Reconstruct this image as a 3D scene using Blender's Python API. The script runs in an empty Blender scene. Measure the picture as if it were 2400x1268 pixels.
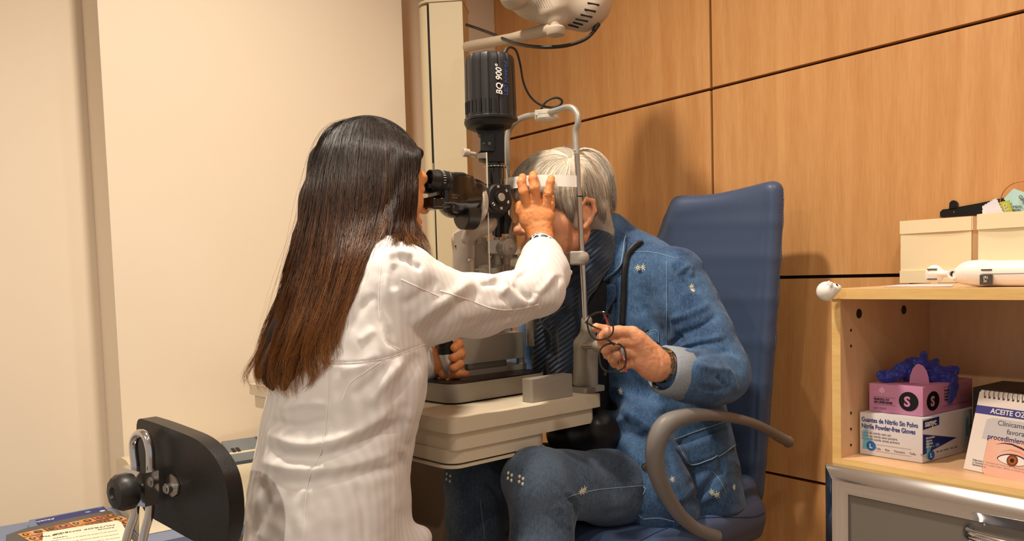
import bpy, bmesh, math, random
import numpy as np
from mathutils import Vector, Matrix, Quaternion
from mathutils.bvhtree import BVHTree
from mathutils import noise as mnoise
random.seed(7); rng = np.random.default_rng(7)
C = bpy.context.scene.collection
SC = bpy.context.scene

# ------------------------------------------------------------------ camera
FPX, PITCH, ROLL, CYP = 1949., 6.319e-2, -2.956e-2, 768.5
ZC = 1.05                                    # eye height of the photographer
def _w2c(v):
    x, y, z = v[0], -v[2], v[1]
    c, s = math.cos(PITCH), math.sin(PITCH); y, z = c*y-s*z, s*y+c*z
    c, s = math.cos(ROLL), math.sin(ROLL); x, y = c*x-s*y, s*x+c*y
    return np.array([x, y, z])
MC = np.array([_w2c(e) for e in np.eye(3)]).T   # world -> camera (right, down, forward)
def ray(px, py): return MC.T @ np.array([(px-1200)/FPX, (py-CYP)/FPX, 1.])
def P(px, py, Y):
    r = ray(px, py); return Vector(r/r[1]*Y + [0, 0, ZC])
def PZ(px, py, z):
    r = ray(px, py); return Vector(r*((z-ZC)/r[2]) + [0, 0, ZC])
def PPL(px, py, p0, n):
    r = Vector(ray(px, py)); o = Vector((0, 0, ZC)); return o + r*((Vector(p0)-o).dot(n)/r.dot(n))
def proj(co):
    q = (np.asarray(co, float)-[0, 0, ZC]) @ MC.T
    return np.stack([1200+FPX*q[..., 0]/q[..., 2], CYP+FPX*q[..., 1]/q[..., 2]], -1)
cam = bpy.data.objects.new('camera', bpy.data.cameras.new('camera')); C.objects.link(cam)
m = Matrix.Identity(4)
for i in range(3):
    m[i][0], m[i][1], m[i][2] = MC[0][i], -MC[1][i], -MC[2][i]
m[2][3] = ZC
cam.matrix_world = m
cam.data.sensor_width = 36; cam.data.sensor_fit = 'HORIZONTAL'; cam.data.lens = 36*FPX/2400
cam.data.shift_y = (CYP-634)/2400; cam.data.clip_start = .05
SC.camera = cam

# ------------------------------------------------------------------ world, lights, exposure
def lin(r, g, b):
    f = lambda c: (c/255/12.92) if c/255 <= .04045 else ((c/255+.055)/1.055)**2.4
    return (f(r), f(g), f(b), 1)
w = bpy.data.worlds.new('world'); SC.world = w; w.use_nodes = True
w.node_tree.nodes['Background'].inputs[0].default_value = (1.0, .86, .74, 1)
w.node_tree.nodes['Background'].inputs[1].default_value = .27
SC.view_settings.view_transform = 'Standard'; SC.view_settings.look = 'None'
SC.view_settings.exposure = 0.66; SC.view_settings.gamma = 1; SC.view_settings.use_curve_mapping = False
CEIL = 2.55
LAMPS = [((-.33, 1.44), 17.0, .06), ((-1.6, -.6), 30, .06), ((.74, .98), 6.5, .06), ((.1, -.3), 4, .06)]
def lamp(x, y, pw, rad):
    l = bpy.data.lights.new('downlight_beam', 'AREA'); l.shape = 'DISK'; l.size = rad*2; l.energy = pw
    l.color = (1, .87, .71); l.spread = math.radians(150)
    o = bpy.data.objects.new('downlight_beam', l); C.objects.link(o); o.location = (x, y, CEIL-.012); return o
for (xy, pw, rad) in LAMPS: lamp(xy[0], xy[1], pw, rad)

# ------------------------------------------------------------------ directions of the room and of the instrument table
D1 = Vector((-.5985, .8011, 0)); D2 = Vector((.8011, .5985, 0))       # along the wood wall (leftwards), and into it
TA = Vector((-.667, .745, 0)); TB = Vector((.745, .667, 0))           # table: along its long edge, towards the patient
UP = Vector((0, 0, 1))

# ------------------------------------------------------------------ helpers
def setp(o, label=None, cat=None, group=None, kind=None):
    if label: o['label'] = label
    if cat: o['category'] = cat
    if group: o['group'] = group
    if kind: o['kind'] = kind
    return o
def link(name, me, mat=None, parent=None, smooth=False, mats=None):
    o = bpy.data.objects.new(name, me); C.objects.link(o)
    for mm in (mats or ([mat] if mat else [])): me.materials.append(mm)
    if smooth:
        me.polygons.foreach_set('use_smooth', [True]*len(me.polygons))
    if parent:
        o.parent = parent
        o.matrix_parent_inverse = Matrix.Translation(parent.location).inverted()
    return o
def empty(name, loc, label, cat, group=None):
    o = bpy.data.objects.new(name, None); C.objects.link(o); o.location = loc; o.empty_display_size = .05
    return setp(o, label, cat, group)
def obj(name, bm, mat, parent=None, smooth=False, bevel=0, seg=2, autosmooth=None):
    if bevel:
        es = [e for e in bm.edges if len(e.link_faces) == 2 and e.calc_face_angle(0) > .5]
        if es: bmesh.ops.bevel(bm, geom=es, offset=bevel, segments=seg, profile=.5, affect='EDGES', clamp_overlap=True)
    bmesh.ops.recalc_face_normals(bm, faces=bm.faces)
    me = bpy.data.meshes.new(name); bm.to_mesh(me); bm.free()
    o = link(name, me, mat, parent)
    if smooth or bevel:
        me.polygons.foreach_set('use_smooth', [True]*len(me.polygons))
        me.set_sharp_from_angle(angle=math.radians(autosmooth or 40))
    return o
def NB(): return bmesh.new()
def frame(x, y, z):
    return Matrix((x, y, z)).transposed()
def fr(fwd, up=UP):
    """x = right, y = forward, z = up"""
    f = Vector(fwd).normalized(); r = f.cross(Vector(up)).normalized(); u = r.cross(f)
    return frame(r, f, u)
def bx(bm, c, h, R=None):
    R = R or Matrix.Identity(3); c = Vector(c); vs = []
    for i in (-1, 1):
        for j in (-1, 1):
            for k in (-1, 1):
                vs.append(bm.verts.new(c + R @ Vector((i*h[0], j*h[1], k*h[2]))))
    for q in ((0, 1, 3, 2), (4, 6, 7, 5), (0, 4, 5, 1), (2, 3, 7, 6), (0, 2, 6, 4), (1, 5, 7, 3)):
        bm.faces.new([vs[a] for a in q])
    return vs
def prism(bm, pts, off):
    """closed outline pts (3D) extruded by vector off"""
    a = [bm.verts.new(Vector(p)) for p in pts]; b = [bm.verts.new(Vector(p)+Vector(off)) for p in pts]
    n = len(a); bm.faces.new(a); bm.faces.new(b[::-1])
    for i in range(n): bm.faces.new((a[i], b[i], b[(i+1) % n], a[(i+1) % n]))
def rot_to(d):
    return Vector((0, 0, 1)).rotation_difference(Vector(d).normalized()).to_matrix()
def lathe(bm, c, axis, prof, n=32, cap=True, ref=None):
    """prof: list of (r, h) along axis"""
    R = rot_to(axis); c = Vector(c); rings = []
    for r, h in prof:
        rings.append([bm.verts.new(c + R @ Vector((max(r, 1e-5)*math.cos(2*math.pi*i/n), max(r, 1e-5)*math.sin(2*math.pi*i/n), h))) for i in range(n)])
    for a, b in zip(rings, rings[1:]):
        for i in range(n): bm.faces.new((a[i], a[(i+1) % n], b[(i+1) % n], b[i]))
    if cap: bm.faces.new(rings[0][::-1]); bm.faces.new(rings[-1])
def cyl(bm, a, b, r, r2=None, n=24):
    a, b = Vector(a), Vector(b); lathe(bm, a, b-a, [(r, 0), (r if r2 is None else r2, (b-a).length)], n)
def spline(pts, sub=6, closed=False):
    pts = [Vector(p) for p in pts]; out = []; n = len(pts)
    rngi = range(n) if closed else range(n-1)
    for i in rngi:
        p1, p2 = pts[i], pts[(i+1) % n]
        p0 = pts[i-1] if (i > 0 or closed) else p1*2-p2
        p3 = pts[(i+2) % n] if (i < n-2 or closed) else p2*2-p1
        for s in range(sub):
            t = s/sub
            out.append(.5*((2*p1)+(p2-p0)*t+(2*p0-5*p1+4*p2-p3)*t*t+(3*p1-p0-3*p2+p3)*t**3))
    if not closed: out.append(pts[-1])
    return out
def tube(bm, pts, r, n=10, closed=False, flat=None, cap=True):
    """sweep a circle (or ellipse: flat = (normal, factor)) along pts; r number or list"""
    pts = [Vector(p) for p in pts]; m_ = len(pts); rings = []; flat = (Vector(flat[0]), flat[1]) if flat is not None else None
    rr = r if isinstance(r, (list, tuple, np.ndarray)) else [r]*m_
    nrm = None
    for i in range(m_):
        if closed: t = pts[(i+1) % m_]-pts[i-1]
        else: t = pts[min(i+1, m_-1)]-pts[max(i-1, 0)]
        if t.length < 1e-9: t = Vector((0, 0, 1))
        t.normalize()
        if flat is not None:
            nrm = (flat[0]-t*flat[0].dot(t)).normalized()
        elif nrm is None:
            nrm = t.orthogonal().normalized()
        else: nrm = (nrm-t*nrm.dot(t)).normalized()
        b = t.cross(nrm); f = flat[1] if flat is not None else 1
        rings.append([bm.verts.new(pts[i]+(nrm*math.cos(2*math.pi*k/n)*f+b*math.sin(2*math.pi*k/n))*rr[i]) for k in range(n)])
    for i in range(m_ if closed else m_-1):
        a, b = rings[i], rings[(i+1) % m_]
        for k in range(n): bm.faces.new((a[k], a[(k+1) % n], b[(k+1) % n], b[k]))
    if not closed and cap: bm.faces.new(rings[0][::-1]); bm.faces.new(rings[-1])
def rrect(w_, h_, r, n=5):
    out = []
    for cx, cy, a0 in ((w_-r, h_-r, 0), (-w_+r, h_-r, 90), (-w_+r, -h_+r, 180), (w_-r, -h_+r, 270)):
        for i in range(n+1):
            a = math.radians(a0+90*i/n); out.append((cx+r*math.cos(a), cy+r*math.sin(a)))
    return out

# ------------------------------------------------------------------ implicit surfaces
import openvdb as vdb
class Sdf:
    def __init__(s, res): s.res = res; s.pr = []
    def rc(s, a, b, ra, rb=None, k=.01, op='u', flat=None):
        s.pr.append(('rc', np.array(a, float), np.array(b, float), ra, ra if rb is None else rb, k, op, flat)); return s
    def chain(s, pts, rad, k=.01, flat=None):
        if not isinstance(rad, (list, tuple)): rad = [rad]*len(pts)
        for i in range(len(pts)-1): s.rc(pts[i], pts[i+1], rad[i], rad[i+1], k, flat=flat)
        return s
    def ell(s, c, r, R=None, k=.01, op='u'):
        s.pr.append(('el', np.array(c, float), np.array(r, float), np.array(R if R is not None else np.eye(3), float), None, k, op, None)); return s
    def box(s, c, h, R=None, rd=.005, k=.003, op='u'):
        s.pr.append(('bx', np.array(c, float), np.array(h, float), np.array(R if R is not None else np.eye(3), float), rd, k, op, None)); return s
    def bounds(s, p):
        if p[0] == 'rc':
            m_ = max(p[3], p[4])*(max(1, p[7][1]) if p[7] else 1); return np.minimum(p[1], p[2])-m_, np.maximum(p[1], p[2])+m_
        m_ = np.linalg.norm(p[2]) if p[0] == 'bx' else p[2].max(); return p[1]-m_, p[1]+m_
    def eval(s, p, X):
        if p[0] == 'rc':
            _, a, b, ra, rb, k, op, flat = p; q = X-a
            ab = b-a
            L = max(ab@ab, 1e-12); t = np.clip((q@ab)/L, 0, 1); d = q-t[..., None]*ab
            if flat is not None:
                nn = np.array(flat[0], float); nn /= np.linalg.norm(nn); dn = d@nn; d = d+nn*(dn*(1/flat[1]-1))[..., None]
            return np.sqrt((d*d).sum(-1))-(ra+(rb-ra)*t)
        if p[0] == 'el':
            q = (X-p[1])@p[3]; r = p[2]; k0 = np.sqrt(((q/r)**2).sum(-1)); k1 = np.sqrt(((q/(r*r))**2).sum(-1))
            return k0*(k0-1)/np.maximum(k1, 1e-6)
        q = np.abs((X-p[1])@p[3])-(p[2]-p[4]); return np.sqrt((np.maximum(q, 0)**2).sum(-1))+np.minimum(q.max(-1), 0)-p[4]
    def mesh(s, name, smooth_it=0):
        h = s.res; lo = np.min([s.bounds(p)[0] for p in s.pr if p[6] == 'u'], 0)-.02; hi = np.max([s.bounds(p)[1] for p in s.pr if p[6] == 'u'], 0)+.02
        n = np.ceil((hi-lo)/h).astype(int)+1
        D = np.full(n, .05, np.float32)
        for p in s.pr:
            a, b = s.bounds(p); k = p[5]; mg = k+4*h
            i0 = np.clip(((a-mg-lo)/h).astype(int), 0, n); i1 = np.clip(np.ceil((b+mg-lo)/h).astype(int)+1, 0, n)
            ax = [(lo[j]+h*np.arange(i0[j], i1[j])) for j in range(3)]
            if min(len(t) for t in ax) == 0: continue
            for x0 in range(0, len(ax[0]), 40):
                xs = ax[0][x0:x0+40]
                X = np.stack(np.meshgrid(xs, ax[1], ax[2], indexing='ij'), -1)
                d = s.eval(p, X).astype(np.float32)
                sl = (slice(i0[0]+x0, i0[0]+x0+len(xs)), slice(i0[1], i1[1]), slice(i0[2], i1[2])); o = D[sl]
                if p[6] == 'u':
                    hh = np.maximum(k-np.abs(o-d), 0)/k; D[sl] = np.minimum(o, d)-hh*hh*k*.25
                else:
                    hh = np.maximum(k-np.abs(o+d), 0)/k; D[sl] = np.maximum(o, -d)+hh*hh*k*.25
        for _ in range(smooth_it):
            for a_ in range(3): D = (np.roll(D, 1, a_)+np.roll(D, -1, a_)+2*D)/4
        g = vdb.FloatGrid(1.0); g.copyFromArray(D); pts, quads = g.convertToQuads(isovalue=0.0)
        co = np.asarray(pts, np.float64)*h+lo
        me = bpy.data.meshes.new(name); q = np.asarray(quads, np.int64)[:, ::-1]
        me.vertices.add(len(co)); me.vertices.foreach_set('co', co.astype(np.float32).ravel())
        me.loops.add(q.size); me.loops.foreach_set('vertex_index', q.astype(np.int32).ravel())
        me.polygons.add(len(q)); me.polygons.foreach_set('loop_start', np.arange(0, q.size, 4, dtype=np.int32)); me.polygons.foreach_set('loop_total', np.full(len(q), 4, np.int32))
        me.update(calc_edges=True); me.validate()
        me.polygons.foreach_set('use_smooth', [True]*len(me.polygons))
        # make normals point outwards
        v = mesh_co(me); t = np.zeros(0)
        f = np.zeros(len(me.polygons)*3); me.polygons.foreach_get('normal', f); f = f.reshape(-1, 3); c_ = np.zeros(len(me.polygons)*3); me.polygons.foreach_get('center', c_); c_ = c_.reshape(-1, 3); ar = np.zeros(len(me.polygons)); me.polygons.foreach_get('area', ar)
        if (((c_-c_.mean(0))*f).sum(-1)*ar).sum() < 0: me.flip_normals()
        return me
def mesh_co(me):
    a = np.zeros(len(me.vertices)*3, np.float64); me.vertices.foreach_get('co', a); return a.reshape(-1, 3)
def mesh_no(me):
    a = np.zeros(len(me.vertices)*3, np.float32); me.vertex_normals.foreach_get('vector', a); return a.reshape(-1, 3).astype(np.float64)
def set_co(me, co):
    me.vertices.foreach_set('co', np.ascontiguousarray(co, np.float32).ravel()); me.update()
def laplace(me, it=1, f=.5):
    e = np.zeros(len(me.edges)*2, np.int32); me.edges.foreach_get('vertices', e); e = e.reshape(-1, 2); n = len(me.vertices)
    deg = np.bincount(e.ravel(), minlength=n).astype(float)[:, None]+1e-9; co = mesh_co(me)
    for _ in range(it):
        s = np.zeros_like(co)
        for a in range(3): s[:, a] = np.bincount(e[:, 0], co[e[:, 1], a], n)+np.bincount(e[:, 1], co[e[:, 0], a], n)
        co = co+(s/deg-co)*f
    set_co(me, co)
def folds(me, strokes, soft=1):
    """cloth folds raised (h>0) or pressed in (h<0) along strokes of the visible side; stroke = (pts, width px, height m)"""
    co = mesh_co(me); no = mesh_no(me); q = proj(co); v = co-[0, 0, ZC]; v /= np.linalg.norm(v, axis=1)[:, None]
    wgt = np.clip(-(no*v).sum(1)*2.2, 0, 1); disp = np.zeros(len(co))
    for pts, wd, h in strokes:
        pp = np.array([tuple(p)[:2] for p in spline([(a, b, 0) for a, b in pts], 5)]); best = np.full(len(co), 1e9); tt = np.zeros(len(co))
        lo, hi = pp.min(0)-4*wd, pp.max(0)+4*wd
        idx = np.where((q > lo).all(1) & (q < hi).all(1) & (wgt > 0))[0]
        if not len(idx): continue
        qq = q[idx]; bb = best[idx]; t_ = tt[idx]; L = len(pp)-1
        for i in range(L):
            a, b = pp[i], pp[i+1]; ab = b-a; t = np.clip(((qq-a)@ab)/max(ab@ab, 1e-9), 0, 1); d = np.linalg.norm(qq-a-t[:, None]*ab, axis=1)
            m_ = d < bb; bb[m_] = d[m_]; t_[m_] = (i+t[m_])/L
        fade = np.clip(np.minimum(t_, 1-t_)*6, 0, 1)**.7
        fade = np.maximum(fade, .0)
        disp[idx] += h*np.exp(-(bb/wd)**2)*fade
    set_co(me, co+no*(disp*wgt)[:, None])
def noise_disp(me, amp, scale, seed=0, aniso=(1, 1, 1)):
    co = mesh_co(me); no = mesh_no(me); off = Vector((seed*3.1, seed*1.7, seed*.9)); an = Vector(aniso)
    d = np.array([mnoise.noise(Vector((c[0]*an[0], c[1]*an[1], c[2]*an[2]))*scale+off) for c in co]); set_co(me, co+no*(d*amp)[:, None])
class Surf:
    """shoot a view ray onto finished meshes, to sew buttons, seams, pockets on"""
    def __init__(s, *mes):
        vs = []; fs = []
        for me in mes:
            b = len(vs); vs += [tuple(c) for c in mesh_co(me)]; fs += [[b+i for i in p.vertices] for p in me.polygons]
        s.b = BVHTree.FromPolygons(vs, fs)
    def at(s, px, py, off=0):
        h = s.b.ray_cast(Vector((0, 0, ZC)), Vector(ray(px, py)).normalized())
        if h[0] is None:
            return None, None
        n = h[1] if h[1].dot(h[0]-Vector((0, 0, ZC))) < 0 else -h[1]
        return h[0]+n*off, n
    def line(s, pts, sub=8, off=0):
        out = []
        for p in spline([(a, b, 0) for a, b in pts], sub):
            q, n = s.at(p[0], p[1], off)
            if q is not None: out.append(q)
        return out
def join_me(name, mes):
    bm = bmesh.new()
    for m_ in mes: bm.from_mesh(m_)
    me = bpy.data.meshes.new(name); bm.to_mesh(me); bm.free(); me.polygons.foreach_set('use_smooth', [True]*len(me.polygons)); return me
def text(s, name, size, M, mat, parent, ext=.0002, wrap=None, shear=0, sx=1, align='LEFT', bold=0, space=1):
    cu = bpy.data.curves.new(name, 'FONT'); cu.body = s; cu.size = size; cu.extrude = ext; cu.shear = shear; cu.align_x = align; cu.offset = bold; cu.space_character = space
    cu.resolution_u = 3
    t = bpy.data.objects.new('tmp', cu); C.objects.link(t); bpy.context.view_layer.update()
    me = bpy.data.meshes.new_from_object(t.evaluated_get(bpy.context.evaluated_depsgraph_get())); bpy.data.objects.remove(t)
    co = mesh_co(me); co[:, 0] *= sx
    if wrap: co = wrap(co)
    else: co = np.array([tuple(M @ Vector(c)) for c in co])
    set_co(me, co); me.name = name
    return link(name, me, mat, parent)

# ------------------------------------------------------------------ materials
MATS = {}
def mat(name, col, rough=.5, metal=0, spec=.5, coat=0, bump=None, noise=None, trans=0, ior=1.45, emit=None, alpha=1, sheen=0, sss=0, cvar=None):
    """bump=(scale,strength,dist[,stretch]); noise = (scale, colour2, amount[,stretch])"""
    if name in MATS: return MATS[name]
    m = bpy.data.materials.new(name); m.use_nodes = True; nt = m.node_tree; b = nt.nodes['Principled BSDF']; N = nt.nodes.new; L = nt.links.new
    c = lin(*col); b.inputs['Base Color'].default_value = c; b.inputs['Roughness'].default_value = rough; b.inputs['Metallic'].default_value = metal
    b.inputs['Specular IOR Level'].default_value = spec; b.inputs['Coat Weight'].default_value = coat; b.inputs['Coat Roughness'].default_value = .08
    b.inputs['IOR'].default_value = ior; b.inputs['Transmission Weight'].default_value = trans
    if sheen: b.inputs['Sheen Weight'].default_value = sheen; b.inputs['Sheen Roughness'].default_value = .5
    if sss: b.inputs['Subsurface Weight'].default_value = sss; b.inputs['Subsurface Radius'].default_value = (.9, .35, .2); b.inputs['Subsurface Scale'].default_value = .012
    if emit: b.inputs['Emission Color'].default_value = lin(*emit[0]); b.inputs['Emission Strength'].default_value = emit[1]
    def tc(st):
        t = N('ShaderNodeTexCoord'); mp = N('ShaderNodeMapping'); L(t.outputs['Object'], mp.inputs[0]); mp.inputs['Scale'].default_value = st; return mp.outputs[0]
    if noise:
        st = noise[3] if len(noise) > 3 else (1, 1, 1); n = N('ShaderNodeTexNoise'); n.inputs['Scale'].default_value = noise[0]; n.inputs['Detail'].default_value = 6; L(tc(st), n.inputs['Vector'])
        r = N('ShaderNodeMapRange'); r.inputs[1].default_value = .35; r.inputs[2].default_value = .68; r.inputs[4].default_value = noise[2]; L(n.outputs[0], r.inputs[0])
        mx = N('ShaderNodeMix'); mx.data_type = 'RGBA'; mx.inputs[6].default_value = c; mx.inputs[7].default_value = lin(*noise[1]); L(r.outputs[0], mx.inputs[0]); L(mx.outputs[2], b.inputs['Base Color'])
    if bump:
        st = bump[3] if len(bump) > 3 else (1, 1, 1); n = N('ShaderNodeTexNoise'); n.inputs['Scale'].default_value = bump[0]; n.inputs['Detail'].default_value = 3; L(tc(st), n.inputs['Vector'])
        bp = N('ShaderNodeBump'); bp.inputs['Strength'].default_value = bump[1]; bp.inputs['Distance'].default_value = bump[2]; L(n.outputs[0], bp.inputs['Height']); L(bp.outputs[0], b.inputs['Normal'])
    MATS[name] = m; return m
def node_of(m, t): return next(n for n in m.node_tree.nodes if n.bl_idname == t)
def wood_mat(name, c1, c2, dirv, scale=1, rough=.42, coarse=1.0):
    """laminate with grain running along z (or along 'dirv')"""
    if name in MATS: return MATS[name]
    m = bpy.data.materials.new(name); m.use_nodes = True; nt = m.node_tree; b = nt.nodes['Principled BSDF']; N = nt.nodes.new; L = nt.links.new
    t = N('ShaderNodeTexCoord'); mp = N('ShaderNodeMapping'); L(t.outputs['Object'], mp.inputs[0]); mp.inputs['Scale'].default_value = dirv
    n1 = N('ShaderNodeTexNoise'); n1.inputs['Scale'].default_value = 7*scale; n1.inputs['Detail'].default_value = 7; n1.inputs['Roughness'].default_value = .62; n1.inputs['Distortion'].default_value = .9*coarse; L(mp.outputs[0], n1.inputs['Vector'])
    n2 = N('ShaderNodeTexNoise'); n2.inputs['Scale'].default_value = 85*scale; n2.inputs['Detail'].default_value = 4; L(mp.outputs[0], n2.inputs['Vector'])
    wv = N('ShaderNodeTexWave'); wv.wave_type = 'BANDS'; wv.bands_direction = 'X'; wv.inputs['Scale'].default_value = 2.2*scale; wv.inputs['Distortion'].default_value = 9*coarse; wv.inputs['Detail'].default_value = 3; wv.inputs['Detail Scale'].default_value = 1.2; L(mp.outputs[0], wv.inputs['Vector'])
    a = N('ShaderNodeMath'); a.operation = 'MULTIPLY_ADD'; L(n2.outputs[0], a.inputs[0]); a.inputs[1].default_value = .55; L(n1.outputs[0], a.inputs[2])
    a2 = N('ShaderNodeMath'); a2.operation = 'MULTIPLY_ADD'; L(wv.outputs[1], a2.inputs[0]); a2.inputs[1].default_value = .16; L(a.outputs[0], a2.inputs[2])
    r = N('ShaderNodeMapRange'); r.inputs[1].default_value = .55; r.inputs[2].default_value = 1.15; L(a2.outputs[0], r.inputs[0])
    mx = N('ShaderNodeMix'); mx.data_type = 'RGBA'; mx.inputs[6].default_value = lin(*c1); mx.inputs[7].default_value = lin(*c2); L(r.outputs[0], mx.inputs[0]); L(mx.outputs[2], b.inputs['Base Color'])
    b.inputs['Roughness'].default_value = rough; b.inputs['Specular IOR Level'].default_value = .4
    MATS[name] = m; return m

# ================================================================== THE SETTING
M_paint = mat('wall_paint', (240, 226, 205), .85, bump=(60, .10, .002), noise=(3, (236, 220, 198), .5))
M_wood = wood_mat('beech_laminate', (222, 170, 112), (201, 142, 85), (2.6, 2.6, .22), 1.0)
M_edge = wood_mat('pine_edge', (240, 205, 140), (222, 178, 108), (.35, .35, 3.0), 1.0)
M_maple = wood_mat('maple_laminate', (228, 190, 148), (214, 170, 126), (1.2, 1.2, .25), 1.0)
M_groove = mat('black_groove', (16, 14, 14), .7)
M_floor = mat('floor_vinyl', (150, 135, 120), .5, noise=(8, (130, 116, 104), .6))
WP = P(1959, 677, 1.6) + .42*D2; WP.z = 0
K = PPL(1166, 300, WP, D2); K.z = 0                   # the corner of the room
def quad(name, pts, m, parent=None):
    bm = NB(); bm.faces.new([bm.verts.new(p) for p in pts]); return obj(name, bm, m, parent)
bm = NB(); fl = [K+D1*.3+D2*.3, K+D1*.3-D2*4.2, K-D1*4.6-D2*4.2, K-D1*4.6+D2*.3]
prism(bm, [p+Vector((0, 0, -.1)) for p in fl], (0, 0, .1)); setp(obj('floor', bm, M_floor), kind='structure')
bm = NB(); prism(bm, [p+Vector((0, 0, CEIL)) for p in fl], (0, 0, .1)); setp(obj('ceiling', bm, mat('ceiling_paint', (235, 230, 222), .9)), kind='structure')
# wood panelled wall: black backing with separate bevelled boards, 9 mm open joints
bm = NB(); prism(bm, [K+D2*.02+D1*.3, K+D2*.02-D1*4.6, K+D2*.10-D1*4.6, K+D2*.10+D1*.3], (0, 0, CEIL)); setp(obj('wall_back', bm, M_groove), kind='structure')
zs = sorted({.1: 0}.keys())
gz = [PPL(1875, 1123.5, WP, D2).z, PPL(1970, 647.5, WP, D2).z, PPL(1668, 208, WP, D2).z, PPL(1668, 208, WP, D2).z+.53]
xg = (PPL(1668.5, 300, WP, D2)-K).dot(-D1)
xs = [0.0, xg, xg+1.22, xg+2.44, xg+3.4]; zz = [0.0]+gz+[CEIL]
bm = NB(); g = .0042
for i in range(4):
    for j in range(5):
        x0, x1, z0, z1 = xs[i]+(g if i else 0), xs[i+1]-g, zz[j]+g, zz[j+1]-g
        c = K-D1*(x0+x1)/2+D2*.011+UP*((z0+z1)/2); bx(bm, c, ((x1-x0)/2, .011, (z1-z0)/2), frame(-D1, D2, UP))
setp(obj('wall_panelling', bm, M_wood, bevel=.0008, seg=1), kind='structure')
# plastered end wall with its projecting pier
n2 = -D1
bm = NB(); prism(bm, [K+D2*.1, K-D2*4.2, K-D2*4.2-n2*.1, K+D2*.1-n2*.1], (0, 0, CEIL)); setp(obj('wall_left', bm, M_paint), kind='structure')
PD = .2; pp0 = K+n2*PD
eL = PPL(255, 460, pp0, n2); eR = PPL(946, 150, pp0, n2); eL.z = eR.z = 0
bm = NB(); prism(bm, [eR, eL, eL-n2*(PD-.001), eR-n2*(PD-.001)], (0, 0, CEIL-.001)); setp(obj('wall_pier', bm, M_paint, bevel=.003), kind='structure')

# ================================================================== the cabinet
AX = -D1; CF = frame(AX, D2, UP)                      # right, into the wall, up
F0 = P(1947, 677, 1.6); zt = F0.z
def cab(a, b, z): return Vector((F0.x, F0.y, 0))+AX*a+D2*b+UP*z
zb = PPL(1969, 1074.5, F0, D2).z                        # top of the lower board
CW = .92
cb = empty('shelf_cabinet', cab(CW/2, .18, 0), 'low beech cabinet with an open compartment above a chrome framed drawer', 'cabinet')
def cbox(name, a0, a1, b0, b1, z0, z1, m, parent=cb, bev=.001):
    bm = NB(); bx(bm, cab((a0+a1)/2, (b0+b1)/2, (z0+z1)/2), ((a1-a0)/2, (b1-b0)/2, (z1-z0)/2), CF); return obj(name, bm, m, parent, bevel=bev, seg=2)
def edged(name, a0, a1, b0, b1, z0, z1):
    o = cbox(name, a0, a1, b0+.0012, b1, z0, z1, M_maple); e = cbox('edge_banding', a0, a1, b0, b0+.0012, z0, z1, M_edge, o, 0); e['label'] = 'pale pine edge strip'; return o
edged('top_board', 0, CW, 0, .36, zt-.0195, zt)
for a0 in (0, CW-.018): edged('side_panel', a0, a0+.018, .003, .36, .06, zt-.0196)
edged('lower_board', .0181, CW-.0181, .003, .35, zb-.018, zb)
cbox('back_panel', .0181, CW-.0181, .345, .355, .06, zt-.02, M_maple)
bm = NB()                                             # drilled holes on the inside of the left panel
def holes(pts, r):
    for px, py in pts:
        q = PPL(px, py, cab(.018, 0, 0), AX); lathe(bm, q+AX*.0002, AX, [(r, 0), (r*.98, .0008)], 20)
bm.free()
for hp_, hr_ in [((2013, 735), .0095), ((2118, 726), .0095)]+[((1994, y_), .0026) for y_ in (774, 811, 968, 1005.5, 1043)]:
    bm = NB(); holes([hp_], hr_); obj('hole_cap', bm, mat('dark_plug', (22, 18, 16), .5), cb)['label'] = 'dark round plug in the side panel'
0 and holes([(1994, 774), (1994, 811), (1994, 968), (1994, 1005.5), (1994.5, 1043)], .0026)
# drawer with mitred chrome frame
M_chrome = mat('chrome', (215, 215, 218), .13, 1)
M_chromes = mat('chrome_soft', (205, 205, 206), .22, 1)
M_drawer = mat('smoked_panel', (118, 112, 104), .25, coat=.6)
zd1 = PPL(1941, 1088, cab(-.006, -.012, 0), D2).z
dz0, dz1 = zd1-.36, zd1
cbox('drawer_body', 0.002, CW-.002, .0, .34, .06, zb-.0185, M_maple)
dr = cbox('drawer', .04, CW+.006-.046, -.010, -.001, dz0+.04, dz1-.04, M_drawer, cb); dr['label'] = 'smoked grey glossy drawer front in a chrome frame'
bm = NB(); loops = []
for o_, d_ in ((0, 0), (0, -.012), (.006, -.018), (.024, -.028), (.030, -.026), (.034, -.021), (.050, -.016), (.050, 0)):
    a0, a1, z0, z1 = -.006+o_, CW+.006-o_, dz0+o_, dz1-o_
    loops.append([bm.verts.new(cab(a, d_, z)) for a, z in ((a0, z1), (a1, z1), (a1, z0), (a0, z0))])
for A, B in zip(loops, loops[1:]):
    for i in range(4): bm.faces.new((A[i], A[(i+1) % 4], B[(i+1) % 4], B[i]))
obj('chrome_frame', bm, M_chrome, dr, bevel=.0012, seg=2)
hq = PPL(2258, 1246, cab(0, -.03, 0), D2); ha = (hq-cab(0, 0, 0)).dot(AX); hz = hq.z
bm = NB(); pts = [cab(ha, -.012, hz), cab(ha+.012, -.034, hz-.002), cab(ha+.05, -.044, hz-.002), cab(ha+.1, -.047, hz-.002), cab(ha+.15, -.044, hz-.002), cab(ha+.188, -.034, hz-.002), cab(ha+.2, -.012, hz)]
tube(bm, spline(pts, 6), .0085, 14, flat=(UP, 1.3)); hd = obj('handle', bm, M_chrome, dr, smooth=True); hd['label'] = 'chrome bow handle set with rows of small crystals'
bm = NB()
sp = spline(pts, 14)
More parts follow.
